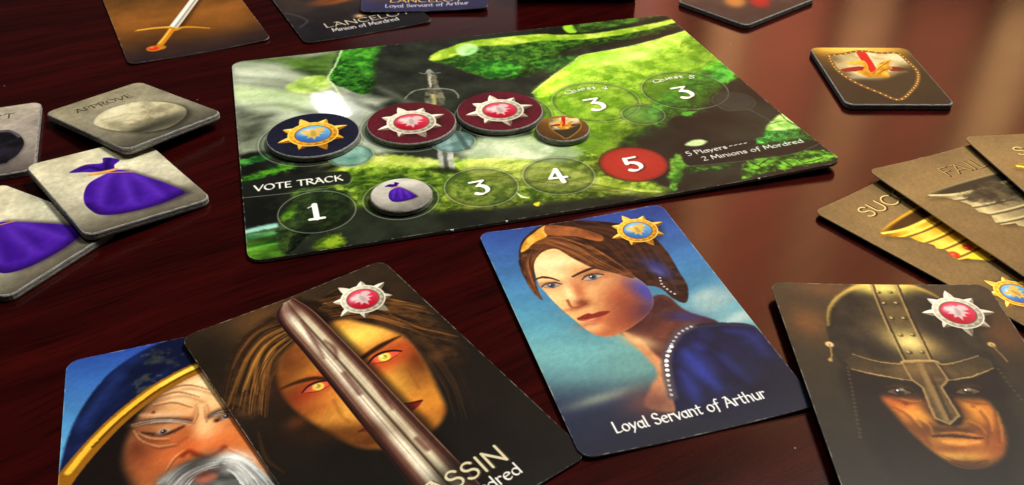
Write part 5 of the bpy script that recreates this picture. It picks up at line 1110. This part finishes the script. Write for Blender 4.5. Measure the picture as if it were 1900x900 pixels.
def disc_counter(parent, key, r, thick, seg=72, rough=.34, size=None):
    bev = .00045
    prof = [(r - .0006, 0), (r, .0004), (r, thick * .43), (r - .00014, thick * .5), (r, thick * .57), (r, thick - bev), (r - bev * .4, thick - bev * .35), (r - bev, thick - .00002)]
    V, F = [], []
    for (rr, z) in prof:
        V += [(rr * math.cos(2 * math.pi * k / seg), rr * math.sin(2 * math.pi * k / seg), z) for k in range(seg)]
    for q in range(len(prof) - 1):
        for k in range(seg):
            a, b = q * seg + k, q * seg + (k + 1) % seg
            F.append((a, b, b + seg, a + seg))
    F.append(tuple(range(seg))[::-1])
    F.append(tuple(range((len(prof) - 1) * seg, len(prof) * seg)))
    mesh_object('board_core', V, F, M_GREY, parent)
    R = r - bev * .9
    size = size or 2 * r
    V = [(0, 0, thick)]; UV = [(.5, .5)]; F = []
    for ring_r in (R * .5, R):
        for k in range(seg):
            x, y = ring_r * math.cos(2 * math.pi * k / seg), ring_r * math.sin(2 * math.pi * k / seg)
            V.append((x, y, thick)); UV.append((x / size + .5, y / size + .5))
    for k in range(seg):
        F.append((0, 1 + k, 1 + (k + 1) % seg))
        F.append((1 + k, 1 + seg + k, 1 + seg + (k + 1) % seg, 1 + (k + 1) % seg))
    mesh_object('printed_face', V, F, print_material(key, rough), parent, UV)

R = math.radians
# ------------------------------------------------------------------ the table
bmw = .9
V = [(-bmw, -.35, 0), (bmw, -.35, 0), (bmw, 1.0, 0), (-bmw, 1.0, 0), (-bmw, -.35, -.03), (bmw, -.35, -.03), (bmw, 1.0, -.03), (-bmw, 1.0, -.03)]
F = [(0, 1, 2, 3), (7, 6, 5, 4), (0, 4, 5, 1), (1, 5, 6, 2), (2, 6, 7, 3), (3, 7, 4, 0)]
table = mesh_object("table_top", V, F, wood_material())
table["kind"] = "structure"

# ------------------------------------------------------------------ the game board
bt = .0010
def board_z(x, y):
    u = max(0, x / .0935); v = max(0, -y / .0695)
    return .0003 + .0022 * u * u * v * v
ba = R(15.98)
t = thing("game_board", "rectangular game board printed with mossy green rocks and a numbered vote track", "game board",
          (-.0010 - .0013 * math.cos(ba), .2950 - .0013 * math.sin(ba), 0), ba)
slab(t, 'board', .187, .139, .0045, bt, M_DARKEDGE, board_z, 0, 24, 18, core='board_core', rough=.38)
btop = .0003 + bt
M_NICK = fibre_material("torn_paper", (.55, .55, .52), (.8, .8, .77), 900)
for px, wd in ((-37.0, .0006), (-20.5, .0004), (62.0, .0005)):
    x0 = (px + 1.3) / 1000; y0 = -.0695; z0 = board_z(x0, y0) + bt * .55
    V = [(x0 - wd, y0 + .0001, z0), (x0 + wd, y0 + .0001, z0), (x0 + wd * .5, y0 - .0003, z0 + .0001), (x0 - wd * .4, y0 - .00025, z0 + .0001),
         (x0 - wd, y0 + .0001, z0 + bt * .5), (x0 + wd, y0 + .0001, z0 + bt * .47), (x0 + wd * .5, y0 - .0002, z0 + bt * .4), (x0 - wd * .4, y0 - .0002, z0 + bt * .42)]
    mesh_object("torn_nick", V, [(3, 2, 1, 0), (4, 5, 6, 7), (3, 7, 6, 2), (0, 4, 7, 3), (2, 6, 5, 1), (1, 5, 4, 0)], M_NICK, t)
def on_board(x, y):
    ox = .0000
    x /= 1000; y /= 1000
    return (-.0010 + x * math.cos(ba) - y * math.sin(ba), .2950 + x * math.sin(ba) + y * math.cos(ba), btop)

dt = .0022
for nm, label, key, p, r, rot, grp in (
    ("quest_counter", "navy round counter with a gold sunburst and blue gem", 'counter_navy', (-70.0, -3.7), .0157, R(-2), "sunburst counters on the game board"),
    ("quest_counter", "dark red round counter with silver sunburst, next to the navy counter", 'counter_red', (-36.4, -4.3), .0155, R(-4), "sunburst counters on the game board"),
    ("quest_counter", "dark red round counter with silver sunburst touching the small brown shield counter", 'counter_red2', (-4.6, -4.0), .0153, R(8), "sunburst counters on the game board"),
    ("round_marker", "small brown round counter with a red cross shield", 'counter_shield', (12.6, -22.7), .0093, R(-16), None),
    ("vote_marker", "small pale grey round counter with a purple bag on the vote track", 'counter_bag', (-48.2, -49.7), .0095, R(26), None)):
    t = thing(nm, label, "counter", on_board(*p), rot + (ba if key != 'counter_bag' else 0), grp)
    disc_counter(t, key, r, dt, size={'counter_navy': .032, 'counter_red': .032, 'counter_red2': .032}.get(key, .019))

# ------------------------------------------------------------------ the character cards
def card(name, label, key, x, y, ang, base=0.0, zf=None, group=None, thick=.0004, rough=.34):
    t = thing(name, label, "card", (x / 1000, y / 1000, base), R(ang), group)
    slab(t, key, .057, .088, .0032, thick, M_PALE, zf, 0, rough=rough)
    return t
HW, HH = .0285, .044
PC = "character cards"
card("character_card", "card of a hooded man with grey beard, half under the card with a blade", 'hooded', -65.9, 130.5, 19.5, .0001, None, PC)
card("character_card", "dark card of a glowing-eyed face behind an upright blade", 'blade_face', -32.6, 151.3, 36.77, .0001,
     lambda x, y: .0004 + .0010 * max(0, -x / HW) ** 1.0 * .5 + .0006 * max(0, (y + .01) / HH) * max(0, -x / HW), PC)
card("character_card", "blue card of a brown-haired woman in a blue gown", 'woman', 29.9, 181.6, 16.21, .0001, lambda x, y: .0009 * (x / HW) ** 2, PC)
card("character_card", "dark card of a face in an iron nasal helmet with silver sunburst", 'helmet', 96.0, 146.1, -.96, .0023, lambda x, y: .0005 * (x / HW) ** 2, PC)
card("character_card", "far dark card with pale lettering, partly under the blue-violet card", 'far_dark', -79.5, 408.0, 25.79, .0001, lambda x, y: .0006 * (x / HW) ** 2, PC)
card("character_card", "far blue-violet card with gold lettering, overlapping a darker card", 'far_violet', -42.6, 434.9, 4.7, .0012, lambda x, y: .0008 * (x / HW) ** 2, PC)
card("sword_card", "brown card with a white-bladed gold-hilted sword near the far left", 'sword', -146.6, 386.9, 27.01, .0001, lambda x, y: .0006 * (x / HW) ** 2)
QC = "quest cards fanned at the right"
card("quest_card", "brown SUCCESS card with gold goblet, lowest of the fan", 'success', 139.0, 208.6, 36.53, .0003, lambda x, y: .0011 * (x / HW) ** 2, QC)
card("quest_card", "brown FAIL card with a tarnished grey goblet, middle of the fan", 'fail', 156.5, 219.9, 23.57, .0020, lambda x, y: .0008 * (x / HW) ** 2, QC)
card("quest_card", "uppermost brown card of the fan, cut off by the right edge", 'third', 184.8, 228.7, 7.7, .0035, lambda x, y: .0006 * (x / HW) ** 2, QC)

# ------------------------------------------------------------------ punched tokens
def token(name, label, key, w, h, x, y, ang, z=0.0, group=None, lift=None, thick=.0023):
    """lift: (direction in the token's plane, rise at that side) for a token propped on another."""
    tilt = None
    if lift:
        (dx, dy), ang_t = lift
        ax = Vector((dy, -dx, 0)).normalized()
        tilt = Matrix.Rotation(ang_t, 3, ax)
    t = thing(name, label, "token", (x / 1000, y / 1000, z), R(ang), group, tilt)
    slab(t, key, w, h, .0032, thick, M_GREY, None, .0004, 2, 2, core='board_core')
    return t
VT = "square vote tokens at the left"
token("vote_token", "pale token with a black stone, cut off by the left edge", 'reject', .0376, .0519, -179.5, 268.5, 20.75, 0, VT)
token("bag_token", "purple bag token lying under another purple bag token at the left edge", 'bag', .0376, .0519, -145.7, 213.6, 61.6, 0, "purple bag tokens")
token("bag_token", "whole purple bag token propped between the stone token and another bag token", 'bag', .0376, .0519, -122.6, 240.5, 41.44, .00157, "purple bag tokens", ((-1, 0), .00215 / .0258))
token("vote_token", "pale token lettered APPROVE with an egg-shaped stone", 'approve', .0376, .0519, -132.5, 285.3, 51.62, .00245, VT, ((-.586, -.81), .0048 / .064))
token("shield_token", "square token with a gold-rimmed red cross shield and yellow dragon", 'shield', .0395, .0517, 140.7, 322.5, -.46, 0)
token("shield_token", "dark token with red and orange print cut off by the top edge", 'far_token', .0517, .0395, 107.4, 403.7, 40.5, 0)

# ------------------------------------------------------------------ dark card box at the far side
t = thing("card_box", "dark closed box at the top edge, beyond the board", "box", (.0298, .4065, 0), 0)
def box_mesh(name, x0, x1, y0, y1, z0, z1, parent, ch=.0006):
    V = []
    for z, k in ((z0, ch), (z0 + ch, 0), (z1 - ch, 0), (z1, ch)):
        V += [(x0 + k, y0 + k, z), (x1 - k, y0 + k, z), (x1 - k, y1 - k, z), (x0 + k, y1 - k, z)]
    F = [(3, 2, 1, 0), (12, 13, 14, 15)]
    for q in range(3):
        for i in range(4):
            a, b = q * 4 + i, q * 4 + (i + 1) % 4
            F.append((a, b, b + 4, a + 4))
    return mesh_object(name, V, F, M_BLACKBOX, parent)
box_mesh("box_base", -.0272, .0272, 0, .085, 0, .012, t)
box_mesh("box_lid", -.0277, .0277, -.0005, .0855, .0123, .024, t)
